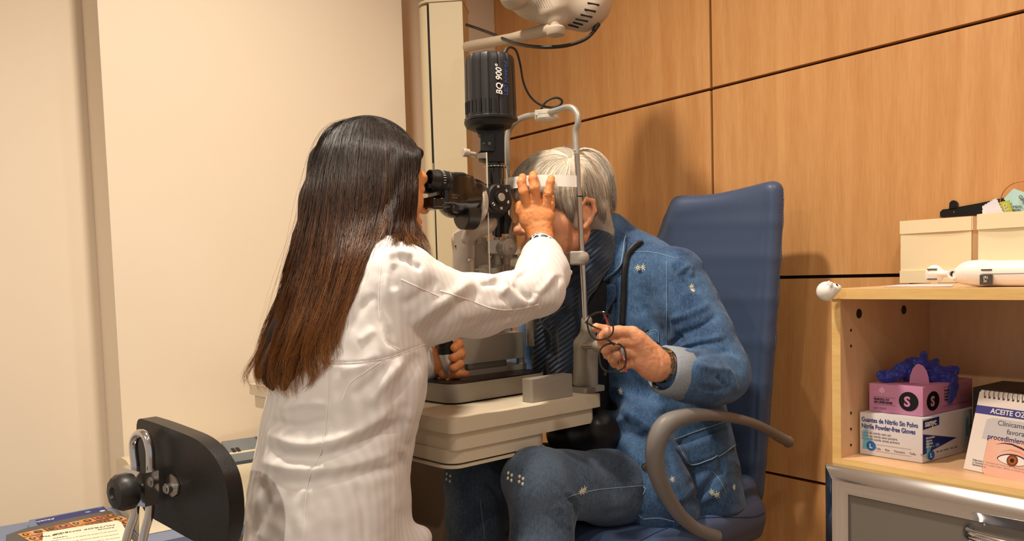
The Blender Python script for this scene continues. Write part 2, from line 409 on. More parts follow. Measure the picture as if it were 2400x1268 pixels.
for i in range(16, len(sp)-16, 1):
    for k in (-1, 0, 1):
        c = sp[i]+D2*(-.0078+abs(k)*.0012)+UP*(k*.0052-.001); bmesh.ops.create_icosphere(bm, subdivisions=1, radius=.0016, matrix=Matrix.Translation(c))
obj('crystal', bm, mat('crystal', (240, 240, 245), .03, .6), hd)['kind'] = 'stuff'
cbox('plinth', .0, CW, .02, .35, .0, .06, M_groove)

# ------------------------------------------------------------------ on top of the cabinet
M_fab = mat('cream_fabric', (245, 228, 190), .9, bump=(900, .25, .0006))
def onplane(px, py, z): return PZ(px, py, z)
def fabric_box(px, pyb, pyt, wpx, label, dep=.17):
    c0 = PZ(px, pyb, zt); a0 = (c0-cab(0, 0, 0)).dot(AX); b0 = (c0-cab(0, 0, 0)).dot(D2)
    top = PPL(px, pyt, c0, D2).z; h = top-zt
    q = PPL(wpx, pyt-10, c0, D2); w_ = (q-c0).dot(AX)
    root = empty('storage_box', cab(a0+w_/2, b0+dep/2, zt), label, 'box', 'fabric boxes on the cabinet')
    bm = NB(); t = .005
    for (x0, x1, y0, y1) in ((a0, a0+w_, b0, b0+t), (a0, a0+w_, b0+dep-t, b0+dep), (a0, a0+t, b0, b0+dep), (a0+w_-t, a0+w_, b0, b0+dep)):
        bx(bm, cab((x0+x1)/2, (y0+y1)/2, zt+h/2+.0005), ((x1-x0)/2, (y1-y0)/2, h/2), CF)
    bx(bm, cab(a0+w_/2, b0+dep/2, zt+.003), (w_/2-.001, dep/2-.001, .002), CF)
    bmesh.ops.subdivide_edges(bm, edges=bm.edges[:], cuts=8, use_grid_fill=True)
    for v in bm.verts:
        s_ = (v.co-cab(0, 0, 0)); fz = (v.co.z-zt)/h
        v.co += D2*(.0025*math.sin(fz*3.1)*math.sin((s_.dot(AX)-a0)/w_*3.1))+UP*(mnoise.noise(v.co*22)*.0022*fz)+D2*mnoise.noise(v.co*14)*.0015
    o = obj('fabric_body', bm, M_fab, root, smooth=True, autosmooth=50)
    for z0, z1 in ((h*.79, h*1.0), (.0, h*.2)):
        bm = NB()
        bx(bm, cab(a0+w_/2, b0-.0008, zt+(z0+z1)/2+.0005), (w_/2+.0004, .0016, (z1-z0)/2), CF)
        bx(bm, cab(a0-.0008, b0+dep/2, zt+(z0+z1)/2+.0005), (.0016, dep/2, (z1-z0)/2), CF)
        bx(bm, cab(a0+w_+.0008, b0+dep/2, zt+(z0+z1)/2+.0005), (.0016, dep/2, (z1-z0)/2), CF)
        obj('hem_band', bm, M_fab, root, bevel=.0007)
    return a0, b0, w_, h, dep
B1 = fabric_box(2111, 664, 519, 2277, 'cream fabric storage box on the cabinet, left one, under the black holder')
B2 = fabric_box(2292, 672, 503, 2440, 'cream fabric storage box holding lens wipes and sachets, cut by the picture edge')
# black strap-like glasses holder lying across the first box
M_blk = mat('black_plastic', (18, 18, 20), .38)
M_blks = mat('black_satin', (30, 29, 30), .45, bump=(300, .1, .0005))
bc = cab(B1[0]+.03, B1[1]+.02, zt+B1[3]+.001); yb = bc.y
def poly_at(name, pts, Y, off, m, parent=None, bev=.001, slope=0):
    bm = NB(); prism(bm, [P(px, py, Y+(px-pts[0][0])*slope) for px, py in pts], off); return obj(name, bm, m, parent, bevel=bev)
clipY = bc.y+.03
cs = (bc.y-cab(B1[0]+B1[2], 0, 0).y)
t = empty('trial_frame_case', bc, 'flat black holder with a rounded tab lying over the fabric boxes', 'holder')
q0 = cab(B1[0]+.045, B1[1]+.035, 0)
def cpl(px, py): return PPL(px, py, q0, D2)
bm = NB(); prism(bm, [cpl(*p) for p in ((2203, 509), (2203, 497), (2209, 491), (2225, 489), (2300, 475), (2360, 462), (2400, 455), (2400, 500), (2300, 503))], D2*.012); obj('holder_plate', bm, M_blk, t, bevel=.0015)
bm = NB(); prism(bm, [cpl(*p) for p in ((2224, 492), (2225, 476), (2229, 471), (2234, 469.5), (2239, 471), (2243, 476), (2243, 490))], D2*.008); obj('tab', bm, M_blk, t, bevel=.001)
bm = NB(); lathe(bm, cpl(2236.5, 497)-D2*.0005, -D2, [(.0018, 0), (.0018, .0008)], 14); obj('rivet', bm, mat('brass', (190, 160, 80), .3, 1), t)
# sachets sticking out of box 2
M_wipe = mat('pale_wipe', (232, 226, 236), .7); M_mint = mat('mint_sachet', (205, 232, 226), .3, noise=(14, (160, 215, 220), .8)); M_lime = mat('lime_sachet', (190, 190, 70), .4)
q1 = cab(B2[0]+.02, B2[1]+.012, 0)
def spl(px, py, k=0): return PPL(px, py, q1+D2*k, D2)
def sachet(name, pts, k, m, label, zig=False, th=.0025):
    if zig:
        o_ = []
        for (a, b), (c, d) in zip(pts, pts[1:]+pts[:1]):
            n_ = max(2, int(math.hypot(c-a, d-b)/3.5))
            for i in range(n_):
                t_ = i/n_; j = (1 if i % 2 else -1)*.9; L_ = math.hypot(c-a, d-b); o_.append((a+(c-a)*t_-(d-b)/L_*j, b+(d-b)*t_+(c-a)/L_*j))
        pts = o_
    bm = NB(); prism(bm, [spl(a, b, k) for a, b in pts], D2*th); return setp(obj(name, bm, m), label, 'sachet')
sachet('cleaning_cloth', [(2302, 502), (2303, 483), (2334, 464), (2352, 500), (2350, 512), (2305, 512)], 0, M_wipe, 'pale lilac wipe packet with zigzag edge tucked into the fabric box', True)
lm = sachet('lens_wipe_sachet', [(2343, 474), (2364, 469), (2374, 500), (2372, 512), (2352, 512)], .004, M_lime, 'lime green sachet with small white letters, between pale wipe and mint sachet', True)
mt = sachet('contact_lens_sachet', [(2352, 466), (2375, 442), (2398, 450), (2415, 462), (2415, 510), (2378, 505), (2366, 480)], .009, M_mint, 'mint coloured clear sachet rising highest from the fabric box')
lt = empty('lens_disc', q1+D2*.02+UP*.9, 'round clear lens disc with a thin orange rim behind the sachets', 'lens')
qq = spl(2392, 470, .02); bm = NB(); R_ = .0325
tube(bm, [qq+AX*R_*math.cos(a)+UP*R_*math.sin(a) for a in np.linspace(0, 2*math.pi, 40, endpoint=False)], .0009, 8, closed=True); obj('rim', bm, mat('orange_rim', (190, 110, 70), .3), lt, smooth=True)
M_lens = mat('clear_lens', (255, 250, 245), .02, trans=1, ior=1.12)
bm = NB(); lathe(bm, qq-D2*.0006, D2, [(R_, 0), (R_, .0012)], 40); obj('lens', bm, M_lens, lt)
Rc = frame(AX, UP, -D2)
def TXT(origin, right, up_, rz=0):
    right = Vector(right).normalized(); up_ = (Vector(up_)-right*Vector(up_).dot(right)).normalized(); n_ = right.cross(up_)
    m_ = frame(right, up_, n_).to_4x4(); m_.translation = origin; return m_
M_ink = mat('ink_black', (25, 24, 28), .6); M_inkb = mat('ink_blue', (28, 52, 130), .5); M_white = mat('white_print', (240, 238, 235), .5)
M_grayink = mat('ink_grey', (120, 118, 125), .6)
a_ = spl(2350, 478, .003); text('CLEAN', 'sachet_lettering', .0085, TXT(a_, spl(2359, 504, .003)-spl(2350, 478, .003), AX), M_white, lm)
a_ = spl(2386, 460, .007); text('GIPO', 'sachet_lettering', .008, TXT(a_, spl(2400, 470, .007)-spl(2390, 455, .007), UP), M_ink, mt)
a_ = spl(2374, 488, .007); text('MEAL\nREAL', 'sachet_lettering', .006, TXT(a_, AX, UP), M_ink, mt)
# white plastic lens marker lying at the front edge
M_wp = mat('white_plastic', (246, 242, 236), .3, coat=.3); wdY = cab(0, .055, 0)
def wpl(px, py, b=.055): return PPL(px, py, cab(0, b, 0), D2)
root = empty('handheld_scanner', wpl(2320, 666), 'white plastic handheld instrument with a ring end lying on the cabinet top', 'instrument')
s = Sdf(.0011)
z0_ = zt+.002
def zc(p, r): p = Vector(p); return p
s.chain([wpl(2268, 640), wpl(2300, 640), wpl(2440, 640)], [.019, .0215, .022], .006, flat=(D2, .8)); s.rc(wpl(2247, 645), wpl(2275, 640), .012, .019, .01)
s.rc(wpl(2182, 641), wpl(2240, 642), .0062, .0066, .004, flat=(UP, .9))
s.ell(wpl(2190, 643), (.017, .006, .017), CF, .003)
me = s.mesh('scanner_body'); link('scanner_body', me, M_wp, root, True)
bm = NB()
for px, py, w2, h2 in ((2188, 631, .0085, .0011), (2188, 654, .0085, .0011)):
    bx(bm, wpl(px, py)-D2*.0058, (w2, .001, h2), CF); obj('slot', bm, mat('slot_grey', (80, 76, 72), .5), root); bm = NB()
bx(bm, wpl(2323, 632)-D2*.0165, (.0085, .0016, .0012), CF); bx(bm, wpl(2352, 641)-D2*.0172, (.055, .0008, .0003), CF)
obj('slot', bm, mat('slot_grey', (80, 76, 72), .5), root)
bm = NB(); lathe(bm, wpl(2241, 642)-D2*.009, -D2, [(.009, 0), (.009, .005), (.0055, .005), (.005, .001)], 24, cap=True); obj('socket', bm, M_wp, root, smooth=True, autosmooth=35)
bm = NB(); lathe(bm, wpl(2241, 642)-D2*.0105, -D2, [(.0048, 0), (.0046, .0006)], 20); obj('socket_bore', bm, mat('slot_dark', (60, 55, 52), .4), root)
bm = NB(); bx(bm, wpl(2323, 655)-D2*.0185, (.010, .001, .0085), CF); lb = obj('rating_label', bm, mat('slot_label', (75, 68, 62), .4), root)
text('(R)\n2a', 'label_lettering', .006, TXT(wpl(2317, 652)-D2*.0197, AX, UP), M_white, lb)
q = [PZ(px, py, zt+.0006) for px, py in ((2066, 672), (2108, 667.5), (2235, 667), (2232, 671.6))]
bm = NB(); prism(bm, q, (0, 0, .0006)); setp(obj('printed_card', bm, mat('card_paper', (240, 232, 240), .5, noise=(18, (214, 190, 214), .7))), 'thin printed card lying flat under the white handheld instrument', 'card')
# ball toy on the corner
bc = P(1937, 682.5, 1.575); root = empty('animal_ball_ornament', bc, 'small round white animal head ornament hugging the top corner of the cabinet', 'ornament')
s = Sdf(.0007); s.ell(bc, (.0185, .0185, .0185), None, .003)
s.rc(P(1941, 665, 1.563), P(1943, 661, 1.562), .0035, .0026, .002); s.rc(P(1948, 668, 1.556), P(1948.5, 664, 1.555), .0035, .0028, .002)
s.ell(P(1958, 676, 1.565), (.010, .010, .009), None, .006); s.ell(P(1966, 674, 1.56), (.0045, .004, .0045), None, .002)
link('head', s.mesh('head'), M_wp, root, True)
bm = NB(); tube(bm, [P(1959.5, 665.5, 1.5525), P(1961.5, 667.5, 1.552), P(1964, 670, 1.552)], .0013, 8); obj('eye', bm, M_blk, root, smooth=True)

# ------------------------------------------------------------------ inside the compartment
def base_box(name, root, c, l, r, zbot, h, m, bev=.0012):
    c, l, r = [Vector((p.x, p.y, 0)) for p in (c, l, r)]; bk = l+r-c
    bm = NB(); prism(bm, [p+UP*zbot for p in (c, l, bk, r)], (0, 0, h)); bmesh.ops.recalc_face_normals(bm, faces=bm.faces)
    return obj(name, bm, m, root, bevel=bev)
def faceM(c, l, z): # text frame on the vertical face running from l (left) to c (right)
    return lambda a, zz_, off=.0004: TXT(Vector((l.x, l.y, z+zz_))+(Vector((c.x-l.x, c.y-l.y, 0)).normalized())*a+Vector((c.y-l.y, -(c.x-l.x), 0)).normalized()*off, Vector((c.x-l.x, c.y-l.y, 0)), UP)
M_card = mat('white_carton', (222, 218, 222), .5); M_pink = mat('pink_carton', (205, 140, 178), .5); M_glove = mat('blue_nitrile', (38, 50, 150), .42, sheen=.2)
c = PZ(2162, 1087, zb); l = PZ(2015, 1064, zb); r = PZ(2258, 1061, zb)
hw = PPL(2163, 983, c, D2+AX*.01).z; hw = (Vector((c.x, c.y, 0))-Vector((c.x, c.y, 0))).length
def height_at(px, py, base):
    r_ = ray(px, py); t_ = base.y/r_[1]; return (r_*t_)[2]+ZC
H1 = height_at(2163, 983, c)-zb
r = c+(r-c)*1.35
wb = empty('glove_box', (c+l)/2, 'white glove carton with blue triangle standing at the bottom of the stack', 'box', 'glove cartons stacked in the cabinet')
base_box('carton', wb, c, l, r, zb+.0008, H1, M_card)
FW = (c-l).length; FR = (r-c).length
f1 = faceM(c, l, zb); f2 = faceM(r, c, zb)
def patch(name, root, f, poly, m, off=.0003, th=.0002):
    M_ = f(0, 0, off); bm = NB(); prism(bm, [M_ @ Vector((a, b, 0)) for a, b in poly], (M_.to_3x3() @ Vector((0, 0, 1)))*th); return obj(name, bm, m, root)
def circ(cx, cy, rx, ry=None, n=28): return [(cx+rx*math.cos(2*math.pi*i/n), cy+(ry or rx)*math.sin(2*math.pi*i/n)) for i in range(n)]
H1u = H1
text('Guantes de Nitrilo Sin Polvo\nNitrile Powder-free Gloves', 'front_lettering', .0128, f1(.004, H1-.017), M_inkb, wb, sx=FW*.94/.155, bold=.0002)
text('Luvas de nitrilo sem pó.\nGants en nitrile sans poudre\nGuanti di nitrile senza polvere', 'small_lettering', .0062, f1(.004, H1-.040), M_grayink, wb)
text('Talla  ·  Size  ·  Tamanho  ·  Taille  ·  Taglia', 'size_lettering', .0058, f1(.032, .014), M_grayink, wb)
M_cy = mat('cyan_print', (110, 185, 215), .5); M_b2 = mat('blue_print', (20, 105, 190), .5); M_nv = mat('navy_print', (35, 45, 120), .5)
def glovepoly(x, y, s_): return [(x+a*s_, y+b*s_) for a, b in ((0, 0), (.7, 0), (.7, .7), (1.0, 1.15), (.9, 1.3), (.62, 1.05), (.62, 2.0), (.5, 2.05), (.45, 1.45), (.42, 2.15), (.28, 2.15), (.26, 1.45), (.2, 2.0), (.07, 1.95), (.05, .8))]
patch('glove_print', wb, f1, glovepoly(.006, .012, .019), M_cy)
patch('size_badge', wb, f1, circ(.0235, .0195, .0095), M_b2, .0006); text('L', 'badge_letter', .012, f1(.0202, .0155, .001), M_white, wb, bold=.0004)
for zz_ in (.0235, .0105): patch('rule', wb, f1, [(.033, zz_), (FW*.83, zz_), (FW*.83, zz_+.0004), (.033, zz_+.0004)], M_grayink)
patch('blue_triangle', wb, f2, [(.001, .016), (.001, H1*.66), (.118, .022+H1*.14)], M_nv)
patch('brand_plate', wb, f2, [(.001, H1*.76), (.056, H1*.80), (.056, H1*.99), (.001, H1*.96)], M_nv); text('sanyc', 'brand_lettering', .018, f2(.007, H1*.82, .0008), M_white, wb, bold=.0004)
patch('glove_print', wb, f2, glovepoly(.012, .008, .016), M_cy, .0006); patch('size_badge', wb, f2, circ(.028, .012, .0115, .009), M_b2, .0009); text('L', 'badge_letter', .011, f2(.0245, .0085, .0013), M_white, wb, bold=.0004)
text('100 Unidades\n100 Units\n100 Unités\n100 Pezzi', 'small_lettering', .0055, f2(.010, H1*.53, .0008), M_white, wb); text('x 100', 'count_lettering', .009, f2(.035, .026, .0008), M_cy, wb)
text('Talla · Size · Tamanho · Taille · Taglia', 'size_lettering', .005, f2(.046, .014), M_grayink, wb)
patch('side_glove_print', wb, f2, glovepoly(.150, H1*.38, .018), mat('teal_grey_print', (105, 140, 150), .5)); 
for k_ in range(4): patch('side_rule', wb, f2, [(.172, H1*(.42+.06*k_)), (.21, H1*(.42+.06*k_)), (.21, H1*(.425+.06*k_)), (.172, H1*(.425+.06*k_))], M_grayink)
# pink carton
z2 = zb+H1+.0015
c2 = PZ(2163, 977, z2); l2 = PZ(2037, 963, z2); r2 = PZ(2279, 951, z2)
H2 = height_at(2163, 908, c2)-z2
pb = empty('glove_box', (c2+l2)/2, 'pink glove carton marked with a black S, on top of the white carton', 'box', 'glove cartons stacked in the cabinet')
base_box('carton', pb, c2, l2, r2, z2, H2, M_pink)
g1 = faceM(c2, l2, z2); g2 = faceM(r2, c2, z2); W2 = (c2-l2).length; W3 = (r2-c2).length
patch('size_badge', pb, g1, circ(W2*.745, H2*.47, .0185), M_blk, .0004); text('S', 'badge_letter', .026, g1(W2*.745-.0085, H2*.47-.009, .0009), M_pink, pb, bold=.0009)
patch('size_badge', pb, g2, circ(.035, H2*.47, .0225, .0185), M_blk, .0004); text('S', 'badge_letter', .026, g2(.0265, H2*.47-.009, .0009), M_pink, pb, bold=.0009, sx=1.1)
M_pk2 = mat('pale_pink_print', (225, 180, 205), .5)
patch('drop_emblem', pb, g1, [(.026+.006*math.sin(a)*(1 if math.cos(a) < .2 else (1-math.cos(a))*1.1), H2*.8+.0065*-math.cos(a)*-1) for a in np.linspace(0, 2*math.pi, 24, endpoint=False)], M_pk2)
text('KORSMEDICS', 'emblem_lettering', .0062, g1(.010, H2*.66), M_pk2, pb)
text('VINICICL P.F\n100 UNIDADES', 'front_lettering', .0056, g1(.009, H2*.42), M_ink, pb, bold=.0002); text('REF: 7305S', 'small_lettering', .0056, g1(.009, H2*.1), M_grayink, pb)
for zz_ in (.53, .27): patch('rule', pb, g1, [(.009, H2*zz_), (.052, H2*zz_), (.052, H2*zz_+.0004), (.009, H2*zz_+.0004)], M_ink)
text('Guantes de nitrilo\nsin polvo no estéril\nGants nitrile\nGuanti nitrile', 'small_lettering', .006, g2(.075, H2*.72), M_ink, pb)
for zz_ in (.86, .2): patch('rule', pb, g2, [(.072, H2*zz_), (.165, H2*zz_), (.165, H2*zz_+.0004), (.072, H2*zz_+.0004)], M_ink)
# standing flap
u_ = (c2-l2).normalized(); v_ = (r2-c2).normalized()
fc = PZ(2153, 900, z2+H2); bm = NB()
outl = [(2131, 899), (2133, 880), (2139, 864), (2147, 854.5), (2154, 853), (2163, 857), (2171, 868), (2176, 884), (2178, 900)]
prism(bm, [P(a, b, fc.y) for a, b in outl], v_*.0006); obj('flap', bm, M_pink, pb)
# nitrile gloves bulging out
gy = fc.y+.012
s = Sdf(.0011)
def gp(px, py, d=0): return P(px, py, gy+d)
for pts, rr_, fl_ in (
    ([(2066, 884, .02), (2085, 884, .02), (2108, 880, .01)], [.009, .011, .010], .5), ([(2060, 878, .02), (2075, 876, .02)], [.004, .007], .7),
    ([(2090, 874, .03), (2112, 866, .02), (2130, 872, .02), (2150, 880, .03)], [.006, .013, .016, .012], .6),
    ([(2124, 846, .04), (2140, 850, .03), (2160, 856, .02), (2180, 862, .03)], [.004, .010, .013, .013], .6),
    ([(2165, 828, .02), (2164, 838, .02), (2160, 852, .02)], [.0058, .0062, .006], .8),
    ([(2193, 848, .03), (2190, 862, .03), (2185, 880, .03)], [.006, .014, .014], .6),
    ([(2180, 866, .02), (2205, 872, .02), (2228, 872, .02), (2238, 868, .02)], [.011, .012, .011, .006], .6), ([(2228, 862, .03), (2237, 866, .03), (2236, 876, .02)], [.005, .006, .007], .7),
    ([(2180, 884, .01), (2210, 886, .01), (2226, 886, .0)], [.010, .010, .008], .6)):
    s.chain([gp(*p) for p in pts], rr_, .006, flat=((0, 1, .2), fl_+.2))
me = s.mesh('crumpled_glove'); noise_disp(me, .0042, 75, 3); noise_disp(me, .002, 190, 9)
gr_ = link('nitrile_gloves', me, M_glove, None, True); setp(gr_, 'crumpled dark blue nitrile gloves bulging from the pink carton', 'gloves')
s = Sdf(.0009); rf = lambda px, py: PPL(px, py, c2+Vector((v_.y, -v_.x, 0))*.004, Vector((v_.y, -v_.x, 0)))
s.chain([gp(2226, 884, .0), rf(2238, 890), rf(2241, 905), rf(2236, 925), rf(2228, 944)], [.008, .010, .009, .0075, .004], .005, flat=(Vector((v_.y, -v_.x, 0)), .32))
s.chain([rf(2236, 892), rf(2229, 910), rf(2224, 940)], [.006, .005, .004], .004, flat=(Vector((v_.y, -v_.x, 0)), .4))
me = s.mesh('glove_cuff'); noise_disp(me, .0016, 90, 5); link('hanging_cuff', me, M_glove, gr_, True)
# black cartons and the flip calendar
bk = cab(0, 0, 0)
c3 = PPL(2279, 1060, cab(0, .20, 0), D2); c3.z = 0
def blackbox(x0, x1, b0, b1, h, lab):
    r_ = empty('product_box', cab((x0+x1)/2, (b0+b1)/2, zb), lab, 'box', 'black cartons in the cabinet'); o = cbox('carton', x0, x1, b0, b1, zb+.0008, zb+h, mat('black_carton', (30, 24, 22), .45), r_, .0015)
    cbox('worn_edge', x0-.0004, x0+.0008, b0-.0004, b0+.0008, zb+.001, zb+h-.001, mat('worn_card', (120, 105, 90), .8), o, 0); return o
ka = (c3-cab(0, 0, 0)).dot(AX); hb = PPL(2279, 908, cab(0, .20, 0), D2).z-zb
blackbox(ka, ka+.108, .20, .33, hb, 'black product carton partly hidden behind the flip calendar, nearest the pink carton')
blackbox(ka+.112, ka+.215, .20, .33, hb-.002, 'black product carton cut by the picture edge, behind the calendar rings')
q0 = PZ(2258, 1099, zb+.0005); q1 = PZ(2400, 1129, zb+.0005); ux = (q1-q0).normalized(); ux.z = 0
nrm = Vector((ux.y, -ux.x, 0)); CWd = .205
tq = PPL(2297, 915, q0-nrm*.035, nrm); lz = tq.z-zb; tl = Vector((q0.x, q0.y, zb))+ux*((tq-q0).dot(ux))-nrm*.035+UP*lz
fc_ = empty('flip_calendar', q0+ux*.1, 'white spiral-bound flip calendar showing an eye under a purple title band', 'calendar')
side = (q0+(tl-q0))
upv = (Vector((q0.x, q0.y, zb))-nrm*.035+UP*lz)-Vector((q0.x, q0.y, zb)); Hc = upv.length; uv = upv.normalized(); pn = ux.cross(uv)
lean = (tq-q0).dot(ux)   # small sideways lean of the left edge in view
def cp(a, b, off=0): return Vector((q0.x, q0.y, zb+.001))+ux*(a+lean*b/Hc)+uv*b+pn*off
def cprism(name, poly, off, th, m, parent): bm = NB(); prism(bm, [cp(a, b, off) for a, b in poly], pn*th); return obj(name, bm, m, parent)
M_page = mat('coated_page', (238, 228, 222), .4)
pg = cprism('front_page', [(0, 0), (CWd, 0), (CWd, Hc), (.004, Hc), (0, Hc-.004)], -.002, .002, M_page, fc_)
bm = NB(); b0_ = q0-nrm*.075; prism(bm, [Vector((b0_.x, b0_.y, zb+.001))+ux*lean*.0, Vector((b0_.x, b0_.y, zb+.001))+ux*CWd, cp(CWd, Hc)-nrm*.003, cp(0, Hc)-nrm*.003], -nrm*.0015); obj('easel_back', bm, M_page, fc_)
cprism('title_band', [(0, Hc*.71), (CWd, Hc*.71), (CWd, Hc*.81), (0, Hc*.81)], .0002, .0002, mat('indigo_print', (72, 70, 140), .4), fc_)
cprism('grey_panel', [(.022, Hc*.40+.002), (CWd, Hc*.40+.002), (CWd, Hc*.68), (.034, Hc*.68), (.024, Hc*.65)], .0002, .0002, mat('grey_print', (205, 200, 204), .5), fc_)
def ctext(s_, a, b, size, m, **k): return text(s_, 'page_lettering', size, TXT(cp(a, b, .0006), ux, uv), m, fc_, **k)
ctext('ACEITE OZONIZADO', .028, Hc*.732, .0125, M_white, bold=.0002)
ctext('Clínicamente, se han obtenido', .045, Hc*.60, .0125, mat('ink_plum', (90, 88, 105), .6)); ctext('favorables en condiciones', .064, Hc*.51, .0125, MATS['ink_plum']); ctext('procedimientos de asepsia', .032, Hc*.42, .0125, mat('ink_indigo', (60, 58, 110), .6), bold=.0002)
ctext('Referencia: 1. Ozonized oils review, 2021. Effectiveness of the therapy in the eye and eyelid.\n2. Ozonated oil in eyelid surgery. Effects on clinical response and in healing wounds.\nOphthalmology.', .014, .018, .0042, M_grayink)
ex, ey = .083, Hc*.215
fr_ = rrect(.049, .0335, .012); cprism('picture_outline', [(ex+a, ey+b) for a, b in rrect(.0496, .0341, .0125)], .0002, .0002, M_grayink, fc_)
pic = cprism('eye_picture', [(ex+a, ey+b) for a, b in fr_], .0004, .0003, mat('skin_print', (240, 200, 182), .5, noise=(16, (244, 176, 150), .8)), fc_)
def lens_shape(w_, h_, cx, cy, n=16): return [(cx+w_*math.cos(a), cy+h_*math.sin(a)*(1 if math.sin(a) > 0 else .7)*abs(math.sin(a))**.25) for a in np.linspace(0, 2*math.pi, n*2, endpoint=False)]
cprism('eye_line', lens_shape(.0275, .0115, ex+.001, ey-.001), .0008, .0002, mat('plum_ink', (60, 30, 45), .5), pic)
cprism('eye_white', lens_shape(.0255, .0098, ex+.001, ey-.0015), .0011, .0002, mat('eye_print', (245, 238, 240), .4), pic)
cprism('iris', circ(ex+.001, ey-.0005, .0098), .0014, .0002, mat('iris_print', (120, 62, 30), .4), pic); cprism('iris', circ(ex+.001, ey-.0005, .0072), .0016, .0002, mat('iris_print2', (175, 96, 45), .4), pic); cprism('pupil', circ(ex+.001, ey-.0005, .0036), .0018, .0002, M_ink, pic)
cprism('eyebrow', [(ex-.034, ey+.022), (ex-.02, ey+.0255), (ex-.006, ey+.0255), (ex+.012, ey+.021), (ex+.029, ey+.0145), (ex+.030, ey+.0165), (ex+.012, ey+.024), (ex-.006, ey+.028), (ex-.02, ey+.027)], .0008, .0002, MATS['plum_ink'], pic)
cprism('lid_crease', [(ex-.022, ey+.011), (ex-.006, ey+.0165), (ex+.010, ey+.0155), (ex+.022, ey+.009), (ex+.010, ey+.0162), (ex-.006, ey+.0172)], .0008, .0002, mat('rose_ink', (190, 110, 100), .5), pic)
bm = NB()
for i in range(23):
    a = .012+i*.0085
    if a > CWd-.006: break
    ring = [cp(a, Hc-.006+.0075*math.cos(t_)+.0015, 0)+pn*(.0055*math.sin(t_)+-.001)+ux*.0012*t_/6 for t_ in np.linspace(0, 2*math.pi, 12, endpoint=False)]
    tube(bm, ring, .00065, 6, closed=True)
obj('spiral_binding', bm, mat('wire', (110, 105, 100), .35, .8), fc_, smooth=True)
bm = NB()
for i in range(23):
    a = .012+i*.0085
    if a > CWd-.006: break
    prism(bm, [cp(a-.0018+x_, Hc-.0135+y_, .0002) for x_, y_ in ((0, 0), (.0036, 0), (.0036, .0036), (0, .0036))], pn*.0001)
obj('punched_hole', bm, mat('hole_shade', (95, 85, 78), .8), pg)['kind'] = 'stuff'

# ================================================================== instrument table and unit
M_beige = mat('beige_lacquer', (206, 194, 172), .42, bump=(700, .05, .0004)); M_beige2 = mat('beige_device', (214, 200, 168), .45)
M_ham = mat('hammered_grey', (160, 154, 144), .34, .25, bump=(420, .55, .0014)); M_castg = mat('cast_grey', (166, 160, 150), .38, .2, bump=(700, .18, .0006))
M_lacq = mat('grey_lacquer', (152, 147, 136), .4, .1); M_glossk = mat('gloss_black', (14, 13, 14), .16, coat=.7); M_matk = mat('matt_black', (22, 22, 23), .48)
M_steel = mat('polished_steel', (205, 203, 200), .16, 1); M_tubeg = mat('grey_tube', (178, 176, 168), .33, .45)
ZT = .782
TA0 = PZ(1058, 985, ZT)
def tb(u, v, z): return Vector((TA0.x, TA0.y, 0))+TB*u+TA*v+UP*z
def slab(name, u0, u1, v0, v1, z0, z1, r, m, parent, bev=.002, n=6):
    bm = NB(); c, h = ((u0+u1)/2, (v0+v1)/2), ((u1-u0)/2, (v1-v0)/2)
    pts = [tb(c[0]+a, c[1]+b, z0) for a, b in rrect(h[0], h[1], r, n)]; prism(bm, pts, (0, 0, z1-z0)); return obj(name, bm, m, parent, bevel=bev, seg=3, autosmooth=50)
T = empty('instrument_table', tb(.2, .4, ZT), 'beige motorised instrument table with stacked rounded slabs between the two people', 'table')
slab('tabletop', 0, .425, 0, .89, ZT-.0275, ZT, .018, M_beige, T, .0035)
slab('table_body', .008, .405, .006, .875, ZT-.0615, ZT-.0277, .016, M_beige, T, .004)
slab('drive_housing', .004, .262, .010, .70, ZT-.088, ZT-.0617, .03, M_beige, T, .002)
slab('shadow_gap', .012, .255, .018, .69, ZT-.0915, ZT-.0882, .03, M_groove, T, 0)
slab('cover_plate', -.004, .262, .002, .71, ZT-.0955, ZT-.0917, .032, M_beige, T, .001)
slab('support_pillar', .06, .20, .42, .58, .60, ZT-.0957, .02, M_beige, T, .004)
slab('pedestal', .36, .50, .46, .84, .0, .62, .02, mat('brown_box', (104, 84, 64), .5), T, .004)
# refraction column behind
q = P(1012.5, 300, 2.62); cz = 1.05+(648-16)/1949*2.62
col = empty('instrument_column', Vector((q.x, q.y, 0)), 'tall cream instrument column with a dark vertical seam rising behind the doctor', 'column')
cR = P(1092, 300, 2.62); wv = Vector((cR.x-q.x, cR.y-q.y, 0)); w_ = wv.length; wd = Vector((1, -.10, 0)).normalized(); dd = Vector((wd.y, -wd.x, 0))*-1
bm = NB(); q2 = Vector((q.x, q.y, 0)); g_ = .0035
front = [q2+wd*g_, q2+wd*(w_+.002), q2+wd*(w_+.002)+dd*.12, q2+wd*g_+dd*.12]
prism(bm, front, (0, 0, cz-.005)); obj('column_front', bm, M_beige2, col, bevel=.002)
bm = NB(); side = [q2-wd*g_, q2-wd*g_+dd*.12, q2-wd*.034+dd*.12, q2-wd*.036+dd*.05, q2-wd*.033+dd*.028, q2-wd*.022+dd*.010, q2-wd*.012+dd*.002]
prism(bm, side, (0, 0, cz-.012)); obj('column_side', bm, M_beige2, col, bevel=.001, autosmooth=60)
bm = NB(); bx(bm, q2+dd*.06+UP*(cz/2-.01), (.0036, .055, cz/2-.012), frame(wd, dd, UP)); obj('seam', bm, M_groove, col)
bm = NB(); cap_ = [q2-wd*.038+dd*.13, q2-wd*.038+dd*.05, q2-wd*.034+dd*.026, q2-wd*.022+dd*.006, q2-wd*.005-dd*.004, q2+wd*(w_+.004)-dd*.004, q2+wd*(w_+.004)+dd*.13]
